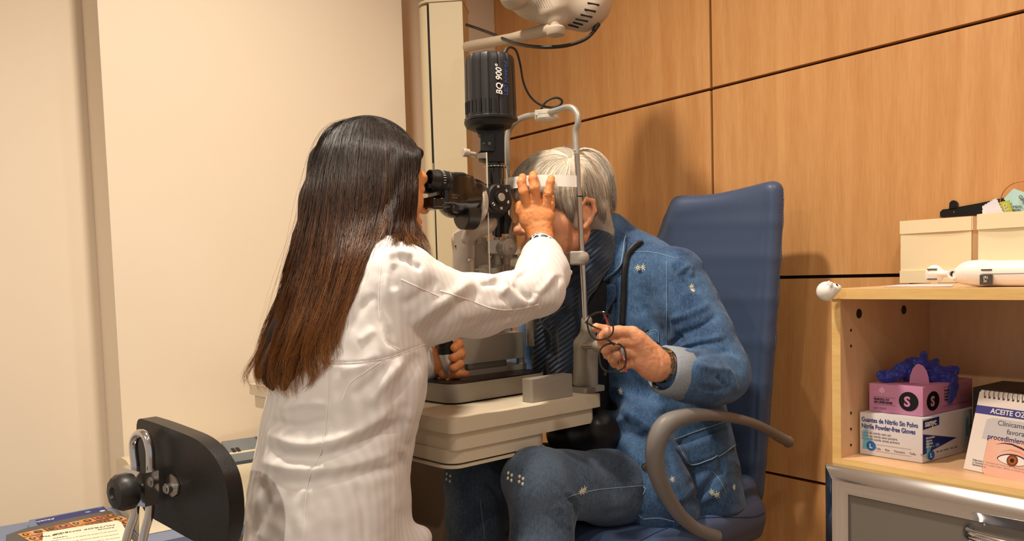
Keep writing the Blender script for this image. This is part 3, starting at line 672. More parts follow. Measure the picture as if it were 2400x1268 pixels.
prism(bm, [p+UP*(cz-.004) for p in cap_], (0, 0, .006)); prism(bm, [q2-wd*.012+dd*.012+UP*(cz+.002), q2+wd*w_+dd*.012+UP*(cz+.002), q2+wd*w_+dd*.1+UP*(cz+.002), q2-wd*.012+dd*.1+UP*(cz+.002)], (0, 0, .03)); obj('column_cap', bm, M_beige2, col, bevel=.002)
# overhead projector on its arm
M_dev = mat('device_plastic', (176, 160, 142), .5)
dv = empty('chart_projector', P(1300, 20, 2.0), 'beige rounded device with slotted vents hanging at the top on a short arm', 'projector')
s = Sdf(.003); Yd = 2.0
hull = [(1170, -14), (1205, 14), (1250, 34), (1290, 46), (1340, 62), (1372, 66), (1398, 52), (1415, 22), (1432, -16)]
s.chain([P(1190, -22, Yd), P(1250, -5, Yd), P(1310, 12, Yd)], [.022, .036, .046], .04); s.chain([P(1310, 10, Yd), P(1370, 30, Yd), P(1385, 20, Yd)], [.048, .036, .036], .03); s.chain([P(1330, -20, Yd+.05), P(1395, 0, Yd+.03)], [.06, .04], .04)
s.ell(P(1285, -40, Yd+.05), (.11, .09, .08), None, .05); s.ell(P(1262, -130, Yd+.04), (.075, .075, .15), None, .05)  # second lobe added above the view, tall and narrow to shape the wall shadow
s.ell(P(1205, -10, Yd-.045), (.034, .03, .032), None, .008)
s.rc(P(1300, 30, Yd-.02), P(1304, 45, Yd-.02), .034, .026, .012)
me = s.mesh('device_body', 1); dbody = link('device_body', me, M_dev, dv, True); SV = Surf(me)
bm = NB()
for (x, y, x2, y2) in ((1377, 7, 1404, 12), (1370, 22, 1396, 27), (1361, 34, 1388, 40), (1349, 44, 1378, 50), (1343, 52, 1366, 58), (1332, 58, 1356, 64)):
    a, n_ = SV.at(x, y, .0004); b_, n2_ = SV.at(x2, y2, .0004)
    if a and b_: tube(bm, [a, b_], .0022, 8)
obj('vent_slot', bm, M_groove, dbody)['kind'] = 'stuff'
bm = NB()
for i in range(7):
    for j in range(5):
        a, n_ = SV.at(1250+i*6+j*2, 2+j*4-i*.5, .0002)
        if a: bmesh.ops.create_icosphere(bm, subdivisions=1, radius=.0008, matrix=Matrix.Translation(a))
obj('speaker_hole', bm, M_groove, dbody)['kind'] = 'stuff'
bm = NB(); ja, jb = P(1305, 48, Yd-.03), P(1303, 82, Yd-.03); lathe(bm, P(1303, 86, Yd-.03), UP, [(.011, 0), (.020, .003), (.0225, .008), (.0225, .018), (.018, .023), (.013, .025), (.0125, .043)], 28); obj('pivot', bm, M_dev, dv, smooth=True)
bm = NB(); tube(bm, [P(1094, 110, 2.55), P(1110, 106, 2.5), P(1200, 90, 2.25), P(1290, 68, Yd-.02), P(1306, 68, Yd-.03)], [.0135, .013, .0125, .0135, .013], 16, flat=(UP, 1.1)); obj('arm', bm, M_dev, dv, smooth=True)
cb_ = empty('power_cable', P(1300, 110, 2.0), 'thick black cable curving under the overhead device and its arm', 'cable')
M_rub = mat('black_rubber', (24, 22, 21), .5)
bm = NB(); tube(bm, spline([P(1093, 58, 2.60), P(1120, 67, 2.55), P(1160, 82, 2.4), P(1205, 101, 2.12), P(1260, 110, 2.0), P(1320, 108, 1.98), P(1365, 95, 1.98), P(1388, 78, 1.985), P(1398, 60, 1.99)], 8), .0042, 12); obj('cable', bm, M_rub, cb_, smooth=True)
bm = NB(); tube(bm, [P(1392, 72, 1.985), P(1401, 56, 1.99)], [.0052, .0075], 12); obj('strain_relief', bm, M_rub, cb_, smooth=True)

# ================================================================== slit lamp
SL = empty('slit_lamp', tb(.25, .2, ZT+.001), 'slit lamp microscope with black lamp housing on a hammered grey base', 'microscope')
base = slab('base', .106, .392, .135, .40, ZT+.004, ZT+.043, .035, M_ham, SL, .004)
slab('base_skirt', .112, .386, .141, .394, ZT+.0005, ZT+.004, .032, M_groove, base, 0)
slab('glide_plate', .108, .390, .137, .398, ZT+.043, ZT+.0455, .034, mat('glide_black', (30, 22, 20), .28), SL, .0008)
zb_ = ZT+.0457
slab('carriage_plate', .192, .398, .215, .355, zb_, zb_+.012, .006, M_castg, SL, .002)
def onp(px, py, z): return PZ(px, py, z)
for (a, b) in ((.204, .225), (.204, .335), (.385, .225), (.385, .335)):
    bm = NB(); lathe(bm, tb(a, b, zb_+.012), UP, [(.011, 0), (.0105, .003), (.0095, .003), (.0095, .017)], 20); obj('carriage_post', bm, M_castg, SL, smooth=True, autosmooth=35)
slab('carriage_core', .23, .36, .235, .33, zb_+.012, zb_+.029, .02, M_castg, SL, .001)
ho = slab('carriage_housing', .190, .394, .208, .362, zb_+.028, zb_+.088, .022, M_ham, SL, .006)
zc_ = zb_+.088
slab('arm_bearing', .275, .40, .255, .345, zc_, zc_+.012, .02, M_castg, SL, .002)
bm = NB(); lathe(bm, P(1247, 786, 1.98), UP, [(.014, -.025), (.014, .05)], 24); lathe(bm, P(1253, 788, 1.98), UP, [(.016, -.022), (.017, -.02), (.017, -.006)], 24); obj('bearing_stub', bm, M_ham, SL, smooth=True, autosmooth=35)
# joystick
jq = P(1052, 888, 1.80); jt = P(1045, 823, 1.80); jd = (jt-jq).normalized()
bm = NB(); lathe(bm, jq, jd, [(.0085, -.001), (.006, .002), (.0035, .003), (.0045, .005), (.003, .007), (.003, .011)], 20); jo = obj('joystick_stem', bm, M_steel, SL, smooth=True)
bm = NB(); lathe(bm, jq+jd*.010, jd, [(.0075, 0), (.0085, .001), (.0165, .043), (.0165, .0445)], 32); obj('joystick_cone', bm, mat('brushed_aluminium', (205, 203, 200), .3, .55, bump=(1200, .15, .0003, (1, 1, .05))), jo, smooth=True, autosmooth=35)
prof = [(.0168, .045)]
for i in range(13): prof += [(.0178, .0455+i*.003), (.0178, .0475+i*.003), (.0171, .048+i*.003)]
prof += [(.017, .088), (.012, .092)]
bm = NB(); lathe(bm, jq+jd*.010, jd, prof, 32); obj('joystick_grip', bm, M_matk, jo, smooth=True, autosmooth=25)
bm = NB(); lathe(bm, P(1068, 885, 1.83), UP, [(.011, -.003), (.011, 0), (.008, .001)], 20); obj('lock_knob', bm, M_castg, SL, smooth=True, autosmooth=30)
# rail cover
RC = slab('rail_cover', .236, .362, .030, .062, ZT+.0008, ZT+.049, .006, M_ham, SL, .0045)
# vertical structure (px, py -> in the upright plane of the instrument)
def Y_(px): return 1.86
YL = 1.88
def vc(px, py, Y=YL): return P(px, py, Y)
def vlathe(name, px, pys, rads, Y, m, parent=SL, n=28, slant=0):
    """vertical lathe following a pixel column: rads in pixels"""
    k = Y/FPX; p0 = P(px, pys[0], Y); prof = [(r*k, (P(px, y, Y)-p0).z) for y, r in zip(pys, rads)]
    bm = NB(); lathe(bm, p0, UP, prof, n); return obj(name, bm, m, parent, smooth=True, autosmooth=32)
# lamp housing: ribbed octagonal drum
k = YL/FPX; axx = 1147.5
hz0, hz1 = vc(axx, 292).z, vc(axx, 133).z; R0 = 58*k
bm = NB(); n_ = 96; rings = []
lx = vc(axx+1.5, 210)
for z, sc in ((hz0+.006, .985), (hz0+.007, 1.04), (hz0+.012, 1.05), (hz0+.014, 1.01), (hz1-.020, .985), (hz1-.008, .965), (hz1-.002, .92), (hz1, .86), (hz1, .3)):
    ring = []
    for i in range(n_):
        a = 2*math.pi*i/n_; rr_ = R0*sc*(1+.018*math.cos(8*a))
        if sc < 1.03 and sc > .9 and (i % 6 == 0): rr_ *= .955
        ring.append(bm.verts.new((lx.x+rr_*math.cos(a), lx.y+rr_*math.sin(a), z)))
    rings.append(ring)
for A, B in zip(rings, rings[1:]):
    for i in range(n_): bm.faces.new((A[i], A[(i+1) % n_], B[(i+1) % n_], B[i]))
bm.faces.new(rings[0][::-1]); bm.faces.new(rings[-1])
lh = obj('lamp_housing', bm, mat('lamp_black', (34, 33, 34), .42, bump=(900, .12, .0004)), SL, smooth=True, autosmooth=25)
bm = NB()
for i in range(10):
    a = math.radians(-168+i*11.25*1.0)
    if a > math.radians(-78): continue
    c = Vector((lx.x+R0*.982*math.cos(a), lx.y+R0*.982*math.sin(a), hz0+.034)); bx(bm, c, (.0009, .003, .013), frame((-math.sin(a), math.cos(a), 0), (math.cos(a), math.sin(a), 0), UP))
obj('cooling_slot', bm, M_groove, lh)['kind'] = 'stuff'
def wrapcyl(a0, z0, R, up=True):
    def f(co):
        out = np.zeros_like(co); ang = a0-co[:, 1]/R; rr_ = R+co[:, 2]; out[:, 0] = lx.x+rr_*np.cos(ang); out[:, 1] = lx.y+rr_*np.sin(ang); out[:, 2] = z0+co[:, 0]; return out
    return f
ang_at = lambda px: math.atan2(-math.sqrt(max(0, 1-((px-axx-1.5)/60)**2)), (px-axx-1.5)/60)
text('BQ 900°', 'model_lettering', .0195, None, M_white, lh, ext=.0003, wrap=wrapcyl(ang_at(1178)-.02, vc(1170, 234).z, R0*1.012), shear=.2, sx=.93, bold=.0003)
text('LED powered', 'model_lettering', .0150, None, mat('blue_lettering', (60, 95, 175), .5), lh, ext=.0003, wrap=wrapcyl(ang_at(1190), vc(1170, 234).z, R0*1.012), shear=.1, sx=.86)
lh2 = vlathe('lamp_collar', 1146, (309, 300, 292, 286, 286), (30, 52, 56, 57, 20), YL, M_matk, SL)
bm = NB()
for i, (x0, x1, y0, y1) in enumerate(((1128, 1182, 290, 378),)): pass
def pbox(name, x0, x1, y0, y1, Y, d, m, parent=SL, bev=.002, poly=None):
    pts = poly or [(x0, y0), (x1, y0), (x1, y1), (x0, y1)]
    bm = NB(); prism(bm, [P(a, b, Y) for a, b in pts], (0, d, 0)); return obj(name, bm, m, parent, bevel=bev)
pbox('lamp_neck', 0, 0, 0, 0, YL-.024, .05, M_matk, poly=[(1113, 296), (1182, 296), (1182, 378), (1140, 378), (1121, 372), (1121, 358), (1128, 350), (1128, 316), (1120, 314)])
f_ = pbox('filter_block', 1126, 1158, 315, 353, YL-.032, .02, M_matk, bev=.003)
bm = NB(); lathe(bm, P(1134, 336, YL-.0322), (0, -1, 0), [(.0022, 0), (.0020, .0006)], 14); obj('green_mark', bm, mat('green_mark', (40, 110, 75), .5), f_)
bm = NB(); tube(bm, [P(1147, 336, YL-.0324)+Vector((.0024*math.cos(a), 0, .0024*math.sin(a))) for a in np.linspace(0, 2*math.pi, 6, endpoint=False)], .0003, 6, closed=True); obj('aperture_mark', bm, M_white, f_)
vlathe('slit_ring', 1161, (396, 394, 389, 387), (20, 26, 26, 20), YL, M_glossk)
vlathe('slit_barrel', 1161, (434, 394, 380, 374), (21, 22, 19, 20), YL, M_glossk)
bm = NB()
for i in range(26):
    a = math.radians(-165+i*6); bmesh.ops.create_icosphere(bm, subdivisions=1, radius=(.0013 if i % 3 == 0 else .0007), matrix=Matrix.Translation(P(1161, 391.5, YL)+Vector((25.6*k*math.cos(a), 25.6*k*math.sin(a), 0))))
obj('scale_dot', bm, M_white, SL)['kind'] = 'stuff'
pbox('prism_head', 1140, 1195, 433, 459, YL-.02, .045, M_matk, bev=.003)
for px, y0, y1, r in ((1186.5, 455, 548, 6.5), (1167, 455, 556, 9)): vlathe('guide_rod', px, (y1, y0), (r, r*.95), YL-.01, M_matk)
for px, y0, y1, r, r2 in ((1187.5, 553, 620, 9, 7), (1166, 553, 620, 10, 8)): vlathe('rod_socket', px, (y1, y0+6, y0), (r, r2, r2*.9), YL-.01, M_ham)
pbox('mirror_mount', 0, 0, 0, 0, YL+.0, .02, M_matk, poly=[(1150, 520), (1172, 470), (1200, 515), (1192, 545), (1155, 552)])
pbox('mirror', 1166, 1180, 461, 490, YL-.024, .003, mat('mirror_glass', (225, 220, 215), .05, 1), bev=0)
# tilt hinge: horizontal silver drum and disc
def hdrum(name, px, py, r, Y0, L, d, m, n=36, parent=SL, chamf=.0012):
    k_ = Y0/FPX; bm = NB(); R_ = r*k_; d = Vector(d).normalized()
    lathe(bm, P(px, py, Y0), d, [(R_*.0, 0), (R_-chamf, 0), (R_, chamf), (R_, L)], n, cap=True); return obj(name, bm, m, parent, smooth=True, autosmooth=32)
back = Vector((-.55, .835, 0))
dr_ = hdrum('hinge_drum', 1196, 580, 20, YL-.045, .060, back, M_castg)
bm = NB(); lathe(bm, P(1197, 579.5, YL-.0455)-back*.0004, -back, [(.0165, -.001), (.0165, .0012)], 32); d2_ = obj('hinge_disc', bm, mat('satin_steel', (178, 172, 162), .35, .8), dr_, smooth=True, autosmooth=30)
bm = NB(); lathe(bm, P(1197, 579.5, YL-.0475), -back, [(.0036, 0), (.0036, .002), (.002, .002), (.002, .0005)], 16); obj('hinge_screw', bm, M_steel, dr_, smooth=True, autosmooth=30)
pbox('hinge_block', 1143, 1182, 563, 594, YL-.03, .045, M_castg, bev=.004); hdrum('hinge_drum', 1141, 584, 19, YL-.0, .05, back, M_castg)
vlathe('column_post', 1166, (700, 640, 606, 604, 596), (17, 15, 15, 12, 11), YL+.0, M_ham); vlathe('column_post', 1188, (700, 598), (9.5, 9.5), YL+.03, M_ham)
hdrum('brake_knob', 1133, 641, 13, YL-.05, .03, back, M_castg); bm = NB(); lathe(bm, P(1140, 637, YL-.035), back, [(.0155, 0), (.0165, .002), (.0165, .012)], 28); obj('brake_collar', bm, M_ham, SL, smooth=True, autosmooth=30)
vlathe('hinge_column', 1157, (700, 628), (20, 20), YL-.015, M_ham)
# microscope arm (grey bracket)
M_brk = mat('bracket_grey', (182, 170, 156), .42, .2)
s = Sdf(.0016); Ym = 1.84
def m_(px, py, d=0): return P(px, py, Ym+d)
s.chain([m_(1075, 660, .02), m_(1075, 560, .02)], .014, .01); s.chain([m_(1092, 660, .0), m_(1092, 565, .0)], .014, .01)
s.chain([m_(1092, 560), m_(1112, 535), m_(1140, 530)], [.016, .020, .016], .02); s.rc(m_(1078, 560, .01), m_(1118, 528, 0), .014, .018, .02)
s.rc(m_(1112, 520, .0), m_(1150, 520, .0), .016, .013, .02)
s.ell(m_(1112, 590, -.02), (.006, .03, .006), None, .004, op='s')
link('microscope_bracket', s.mesh('microscope_bracket'), M_brk, SL, True)
pbox('bracket_cheek', 0, 0, 0, 0, Ym-.018, .006, M_brk, poly=[(1064, 548), (1080, 540), (1108, 536), (1130, 545), (1122, 556), (1110, 566), (1110, 660), (1064, 660)], bev=.003)
hdrum('bracket_bolt', 1100, 609, 5.5, Ym-.021, .004, (-.3, .95, 0), M_steel, 20); hdrum('bracket_screw', 1067.5, 577, 2, Ym-.0195, .003, (0, 1, 0), M_groove, 12, chamf=.0003)
bm = NB(); cyl(bm, P(1114, 548, Ym), P(1124, 568, Ym-.01), .006); obj('tilt_pin', bm, M_brk, SL, smooth=True, autosmooth=30)
pbox('rear_plate', 0, 0, 0, 0, Ym+.03, .008, mat('pale_plate', (176, 164, 152), .5), poly=[(1112, 565), (1120, 556), (1140, 556), (1152, 620), (1152, 700), (1112, 700)], bev=.002)
# microscope head
mdir = Vector((.80, .60, 0)).normalized(); mf = fr(mdir)                         # looking at the patient
MC_ = P(1060, 450, 1.745)
mh = Sdf(.0014)
hp = lambda r, f, u: MC_+Vector(mf @ Vector((r, f, u)))
mh.box(hp(0, -.012, .002), (.036, .032, .0345), mf, .012, .004); mh.box(hp(0, .012, .010), (.033, .030, .024), mf, .012, .012)
mh.box(hp(0, -.052, -.026), (.030, .016, .013), mf, .008, .004)
mh.rc(hp(0, .0, -.02), hp(0, .046, -.005), .034, .034, .006); mh.rc(hp(0, .02, -.012), hp(0, .05, -.008), .038, .038, .004)
link('microscope_body', mh.mesh('microscope_body', 1), M_glossk, SL, True)
bm = NB(); lathe(bm, hp(0, .020, -.046), mdir+UP*-.0, [(0.0, 0), (.030, 0), (.032, .002), (.032, .03)], 40); obj('beam_splitter', bm, mat('splitter_black', (40, 37, 34), .35), SL, smooth=True, autosmooth=35)
bm = NB(); prof = [(.030, 0), (.041, .000), (.0425, .002), (.0425, .011), (.041, .013), (.030, .013)]; lathe(bm, hp(0, .050, -.022), mdir, prof, 72); rg = obj('silver_ring', bm, M_brk, SL, smooth=True, autosmooth=30)
bm = NB()
for i in range(60):
    a = 2*math.pi*i/60; c = hp(.0425*math.cos(a), .0565, -.022+.0425*math.sin(a)); bx(bm, c, (.0005, .004, .0008), frame(mf @ Vector((-math.sin(a), 0, math.cos(a))), mdir, mf @ Vector((math.cos(a), 0, math.sin(a)))))
obj('knurling', bm, mat('ring_light', (205, 195, 182), .3, .6), rg)['kind'] = 'stuff'
bm = NB(); lathe(bm, hp(0, .063, -.016), mdir, [(.036, 0), (.036, .055), (.033, .058), (.022, .060), (.022, .075), (.018, .075), (.017, .070)], 48); mg = obj('magnification_drum', bm, M_matk, SL, smooth=True, autosmooth=35)
bm = NB(); mr = (mf @ Vector((1, 0, 0))); lathe(bm, hp(.030, .092, -.012), mr, [(.028, 0), (.029, .001), (.029, .010), (.027, .012), (.014, .012), (.014, .017), (.008, .017)], 40); dial = obj('magnification_dial', bm, M_matk, SL, smooth=True, autosmooth=30)
bm = NB(); lathe(bm, hp(.030+.0122, .092, -.012), mr, [(.0085, 0), (.0085, .0062), (.008, .0066)], 28); obj('dial_cap', bm, mat('cap_grey', (172, 166, 158), .4, .4), dial, smooth=True, autosmooth=30)
fU = mf @ Vector((0, 0, 1))
for s_, a in (('10', 80), ('16', 140), ('40', 205), ('25', 265), ('6.3', 320)):
    c = hp(.030+.0125, .092-.0225*math.cos(math.radians(a))*1, -.012+.0225*math.sin(math.radians(a))); rt = mdir*1
    tg = Vector(mf @ Vector((0, math.sin(math.radians(a)), math.cos(math.radians(a))))); upv_ = Vector(mf @ Vector((0, -math.cos(math.radians(a)), math.sin(math.radians(a)))))
    M4 = TXT(c-tg*.004-upv_*.002, tg, upv_); text(s_, 'dial_number', .0068, M4, M_white, dial, bold=.0001)
for sgn in (-1, 1):
    bm = NB(); e0 = hp(sgn*.030, -.040, .018); ed = (-mdir+UP*.10).normalized()
    prof = [(.020, 0), (.0205, .004), (.0195, .006), (.0195, .010)]
    for i in range(5): prof += [(.0205, .011+i*.0028), (.0205, .0125+i*.0028), (.0196, .013+i*.0028)]
    prof += [(.0205, .027), (.0205, .030), (.0185, .036), (.0175, .046), (.0155, .046), (.0145, .038)]
    lathe(bm, e0-ed*.012, ed, prof, 40); ep = obj('eyepiece', bm, M_matk, SL, smooth=True, autosmooth=25)
bm = NB(); sd = hp(.030, -.040, .018)+ed*.006; 
for i in range(7):
    a = math.radians(-20+i*14); o_ = Vector(mf @ Vector((math.cos(a), 0, math.sin(a))))*.0208; bx(bm, hp(.030, -.040, .018)+ed*.009+o_, (.0004, .0028, .0006), frame(Vector(mf @ Vector((-math.sin(a), 0, math.cos(a)))), ed, o_.normalized()))
obj('dioptre_mark', bm, M_white, ep)['kind'] = 'stuff'
text('HSG 7.2\n02420', 'serial_lettering', .0055, TXT(hp(.0368, -.026, -.012), mdir, fU), mat('dim_print', (120, 118, 115), .5), SL)
bm = NB(); cyl(bm, P(1111, 440, 1.84), P(1111, 421, 1.84), .003); obj('breath_shield_pin', bm, M_steel, SL, smooth=True, autosmooth=30)
# breath shield with its bracket
sh_n = P(1143, 500, 1.77); sv = TA
gl = [PPL(1139.5, 357, sh_n, TB.cross(UP).cross(UP)*1)]
pn_ = TB; qa, qb = PPL(1140.5, 357, sh_n, pn_), PPL(1148, 660, sh_n, pn_)
c0, c1 = qa+TA*.19, qb+TA*.19
M_acr = mat('clear_acrylic', (255, 252, 248), .02, trans=1, ior=1.03)
bm = NB(); prism(bm, [qa, qb, c1+UP*0, c0], TB*.0022); shd = obj('breath_shield', bm, M_acr, SL); shd['label'] = 'clear acrylic breath shield'
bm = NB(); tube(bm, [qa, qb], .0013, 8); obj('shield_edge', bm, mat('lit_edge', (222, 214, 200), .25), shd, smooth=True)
bm = NB(); prism(bm, [qa, PPL(1126, 359, sh_n, pn_)*1, PPL(1101, 366, sh_n, pn_), PPL(1121, 371, sh_n, pn_), qa+UP*-.012], TB*.0018); obj('shield_bracket', bm, M_brk, shd)
bm = NB(); kd = (P(1119, 361, 1.79)-P(1084, 356, 1.77)).normalized(); lathe(bm, P(1085, 357, 1.775), kd, [(0, 0), (.0078, 0), (.0088, .001), (.0088, .0135), (.007, .0145), (.004, .016), (.004, .030)], 26); obj('shield_knob', bm, M_brk, shd, smooth=True, autosmooth=30)
# lamp cable
lc = empty('lamp_cable', P(1210, 115, 1.88), 'thin black cable looping from the lamp housing to the fixation light', 'cable')
bm = NB(); tube(bm, spline([P(1184, 126, 1.88), P(1189, 114, 1.885), P(1199, 111, 1.90), P(1210, 120, 1.92), P(1219, 150, 1.94), P(1226, 190, 1.95), P(1240, 222, 1.955), P(1262, 243, 1.955), P(1290, 252, 1.952), P(1312, 246, 1.950), P(1317, 236, 1.947), P(1305, 229, 1.945), P(1286, 234, 1.945), P(1272, 248, 1.948), P(1267, 265, 1.95)], 8), .0026, 12); obj('cable', bm, M_rub, lc, smooth=True)
bm = NB(); tube(bm, [P(1176, 138, 1.88), P(1188, 113, 1.885)], [.0062, .0042], 12); obj('strain_relief', bm, M_rub, lc, smooth=True)

# ================================================================== head rest
HR = empty('head_rest', tb(.45, .15, ZT), 'grey tubular head and chin rest framing the grey-haired person', 'head rest')
YN = 1.850; N0 = P(1357, 450, YN); F0_ = Vector((N0.x, N0.y, 0))+TA*.232; YF = F0_.y
def mixY(px): return YN+(YF-YN)*min(1, max(0, (1357-px)/(1357-1192)))
arch = [(1191, 398), (1189, 350), (1189, 325), (1195, 302), (1210, 284), (1232, 273), (1262, 268), (1300, 260), (1325, 252), (1341, 253), (1352, 265), (1355, 285), (1349, 308), (1350, 335), (1352, 362)]
bm = NB(); tube(bm, spline([P(x, y, mixY(x)) for x, y in arch], 8), .0068, 16); obj('arch_tube', bm, M_tubeg, HR, smooth=True)
bm = NB(); tube(bm, [P(1352, 360, YN), P(1362, 560, YN), P(1372, 752, YN)], .0064, 16); near = obj('near_rod', bm, M_steel, HR, smooth=True)
bm = NB(); cyl(bm, P(1358, 459, YN), P(1358, 462, YN), .0072); obj('rod_joint', bm, M_groove, near, smooth=True, autosmooth=30)
bm = NB(); tube(bm, [P(1191, 396, YF), P(1200, 560, YF)], .0056, 16); obj('far_rod', bm, M_steel, HR, smooth=True)
bm = NB(); cyl(bm, P(1194, 478, YF), P(1194, 482, YF), .0068); obj('rod_joint', bm, M_groove, bpy.data.objects['far_rod'], smooth=True, autosmooth=30)
vlathe('rod_sleeve', 1201, (640, 530, 524, 522), (12.5, 12.5, 11, 8), YF, M_castg, HR)
for (px, py, Y) in ((1346.5, 353, YN-.006), (1187.5, 381, YF-.006)):
    bm = NB(); bmesh.ops.create_icosphere(bm, subdivisions=2, radius=.0028, matrix=Matrix.Translation(P(px, py, Y))); obj('set_screw', bm, M_steel, HR, smooth=True)
# fixation light under the arch
fx = P(1281, 272, 1.945); bm = NB(); lathe(bm, fx+UP*-.013, UP, [(.012, 0), (.024, .002), (.0275, .006), (.0275, .013), (.0262, .014), (.0275, .015), (.0275, .022), (.022, .025)], 36); fx_ = obj('fixation_light', bm, mat('pale_metal', (205, 200, 186), .4, .2), HR, smooth=True, autosmooth=35)
bm = NB(); bx(bm, P(1262, 264, 1.93), (.008, .003, .006)); obj('light_clip', bm, MATS['pale_metal'], fx_, bevel=.001)
# white brow band
def band(name, px_pts, h_px, th, m, parent, dY):
    bm = NB(); prev = None; pts = spline([Vector((a, b, c)) for a, b, c in px_pts], 8); rows = []
    for p in pts:
        t_ = P(p.x, p.y-h_px/2, p.z); b_ = P(p.x, p.y+h_px/2, p.z); rows.append((t_, b_))
    for sgn in (0, 1): pass
    vs = []
    for i, (t_, b_) in enumerate(rows):
        a = rows[min(i+1, len(rows)-1)][0]-rows[max(i-1, 0)][0]; a.z = 0; n_ = Vector((a.y, -a.x, 0)).normalized()*th
        vs.append([bm.verts.new(t_), bm.verts.new(b_), bm.verts.new(b_-n_), bm.verts.new(t_-n_)])
    for A, B in zip(vs, vs[1:]):
        for q in range(4): bm.faces.new((A[q], A[(q+1) % 4], B[(q+1) % 4], B[q]))
    bm.faces.new(vs[0]); bm.faces.new(vs[-1][::-1]); return obj(name, bm, m, parent, smooth=True, autosmooth=50)
band('brow_band', [(1363, 426, 1.852), (1350, 425, 1.846), (1325, 424, 1.836), (1290, 423, 1.832), (1250, 424, 1.840), (1215, 427, 1.862), (1193, 430, 1.895), (1187, 432, 1.925), (1190, 432, 1.96)], 27, .0016, mat('band_white', (250, 247, 240), .4), HR, 0)
# chin rest cross bar
zb2 = P(1365, 605, YN).z; R_b = frame(TA, TB, UP)
s = Sdf(.0013); nb = Vector((N0.x, N0.y, zb2)); 
nbx = P(1365, 604, YN); fbx = nbx+TA*.215; fbx.z = nbx.z
s.box(P(1352, 605, YN), (.016, .012, .0155), None, .004, .003); s.rc(P(1366, 604, YN), P(1366, 606, YN), .0145, .0145, .004); s.box((P(1340, 597, YN)+P(1250, 610, 1.96))/2, ((P(1340, 597, YN)-P(1250, 610, 1.96)).length/2, .008, .0095), frame((P(1250, 610, 1.96)-P(1340, 597, YN)).normalized(), TB, UP), .003, .006)
s.chain([P(1250, 612, 1.96), P(1225, 614, 1.99), P(1204, 616, YF)], [.011, .013, .015], .008)
link('chin_bar', s.mesh('chin_bar'), M_castg, HR, True)
bm = NB(); prism(bm, [P(1246, 588, 1.90), P(1300, 588, 1.90), P(1318, 584, 1.99), P(1200, 590, 2.01), P(1206, 597, 1.94)], (0, 0, .010)); obj('chin_cup', bm, mat('paper_white', (242, 238, 230), .8), HR, bevel=.003)
vlathe('height_knob', 1226, (690, 632, 628), (24, 24, 20), 1.96, M_castg, HR, 40)
# foot bracket and handle
s = Sdf(.0016); fy = YN+.005
s.rc(P(1375, 770, fy), P(1375, 752, fy), .0135, .0125, .003)
s.chain([P(1376, 775, fy), P(1362, 806, fy+.01), P(1359, 895, fy+.02)], [.013, .0165, .0165], .006); s.chain([P(1382, 775, fy+.01), P(1386, 820, fy+.02), P(1384, 900, fy+.03)], [.012, .015, .017], .012)
link('foot_bracket', s.mesh('foot_bracket'), M_lacq, HR, True)
bm = NB(); cyl(bm, P(1366, 811, fy-.002), P(1395, 810, fy-.03), .0075); obj('handle_stem', bm, mat('stem_grey', (150, 140, 128), .3, .5), HR, smooth=True, autosmooth=30)
bm = NB(); gd = (P(1415, 812, fy-.05)-P(1392, 811, fy-.028)).normalized(); lathe(bm, P(1391, 811, fy-.027), gd, [(.006, 0), (.011, .004), (.0135, .010), (.0145, .018), (.014, .07)], 28); obj('handle_grip', bm, M_lacq, HR, smooth=True)
slab('mount_rail', .40, .468, .03, .30, ZT+.0005, ZT+.012, .008, M_lacq, HR, .002)

# ================================================================== doctor's stool
ST = P(440, 1115, 1.33); ax = Vector((.777, -.63, 0)); nr = Vector((-.63, -.777, 0))
stool = empty('swivel_stool', Vector((ST.x+.24, ST.y+.28, 0)), 'black padded stool with a chrome tube holding its backrest', 'stool')
s = Sdf(.0025)
def bp(px, py, d=0): return PPL(px, py, ST, nr)+nr*d
outl_ = [(330, 985), (355, 985), (420, 1008), (470, 1030), (505, 1062), (530, 1105), (541, 1150), (545, 1200), (540, 1250), (520, 1290), (470, 1270), (400, 1232), (355, 1205), (338, 1175), (332, 1120), (329, 1040)]
outl = [(p.x, p.y) for p in spline([(a, b, 0) for a, b in outl_], 4, closed=True)]
bm = NB(); prism(bm, [bp(x, y, .006) for x, y in outl], -nr*.027)
bm_me = obj('backrest', bm, mat('black_vinyl', (20, 20, 21), .36, bump=(520, .35, .0008)), stool, bevel=.008, seg=4, autosmooth=80)
bm = NB(); tl = [(352, 1290, .050), (355, 1225, .038), (357, 1190, .031), (357, 1100, .029), (351, 1050, .028), (352, 1026, .028), (363, 1010, .028), (378, 1013, .028), (387, 1035, .028), (391, 1070, .028), (392, 1180, .030), (391, 1230, .038), (392, 1290, .050), (395, 1340, .06)]
tube(bm, spline([bp(352, 1340, .06)]+[bp(x, y, d) for x, y, d in tl], 6), .0072, 16); obj('chrome_tube', bm, M_chrome, stool, smooth=True)
bm = NB(); b0 = [bp(339, 1082, .044), bp(399, 1097, .044), bp(400, 1174, .044), bp(345, 1167, .044)]; prism(bm, b0, -nr*.024); obj('clamp', bm, M_chrome, stool, bevel=.003, seg=3)
bm = NB(); lathe(bm, bp(384, 1132, .042), nr, [(.008, 0), (.008, .008), (.010, .010), (.027, .011), (.030, .015), (.030, .034), (.025, .042), (.012, .044), (.009, .040)], 10); obj('knob', bm, mat('knob_black', (34, 33, 34), .42), stool, bevel=.002, seg=2, autosmooth=50)
bm = NB(); o_ = [(404, 1113), (414, 1108), (424, 1117), (431, 1135), (428, 1155), (418, 1162), (404, 1155)]; prism(bm, [bp(x, y, .010) for x, y in o_], -nr*.003); pl_ = obj('hinge_plate', bm, M_chromes, stool, bevel=.001)
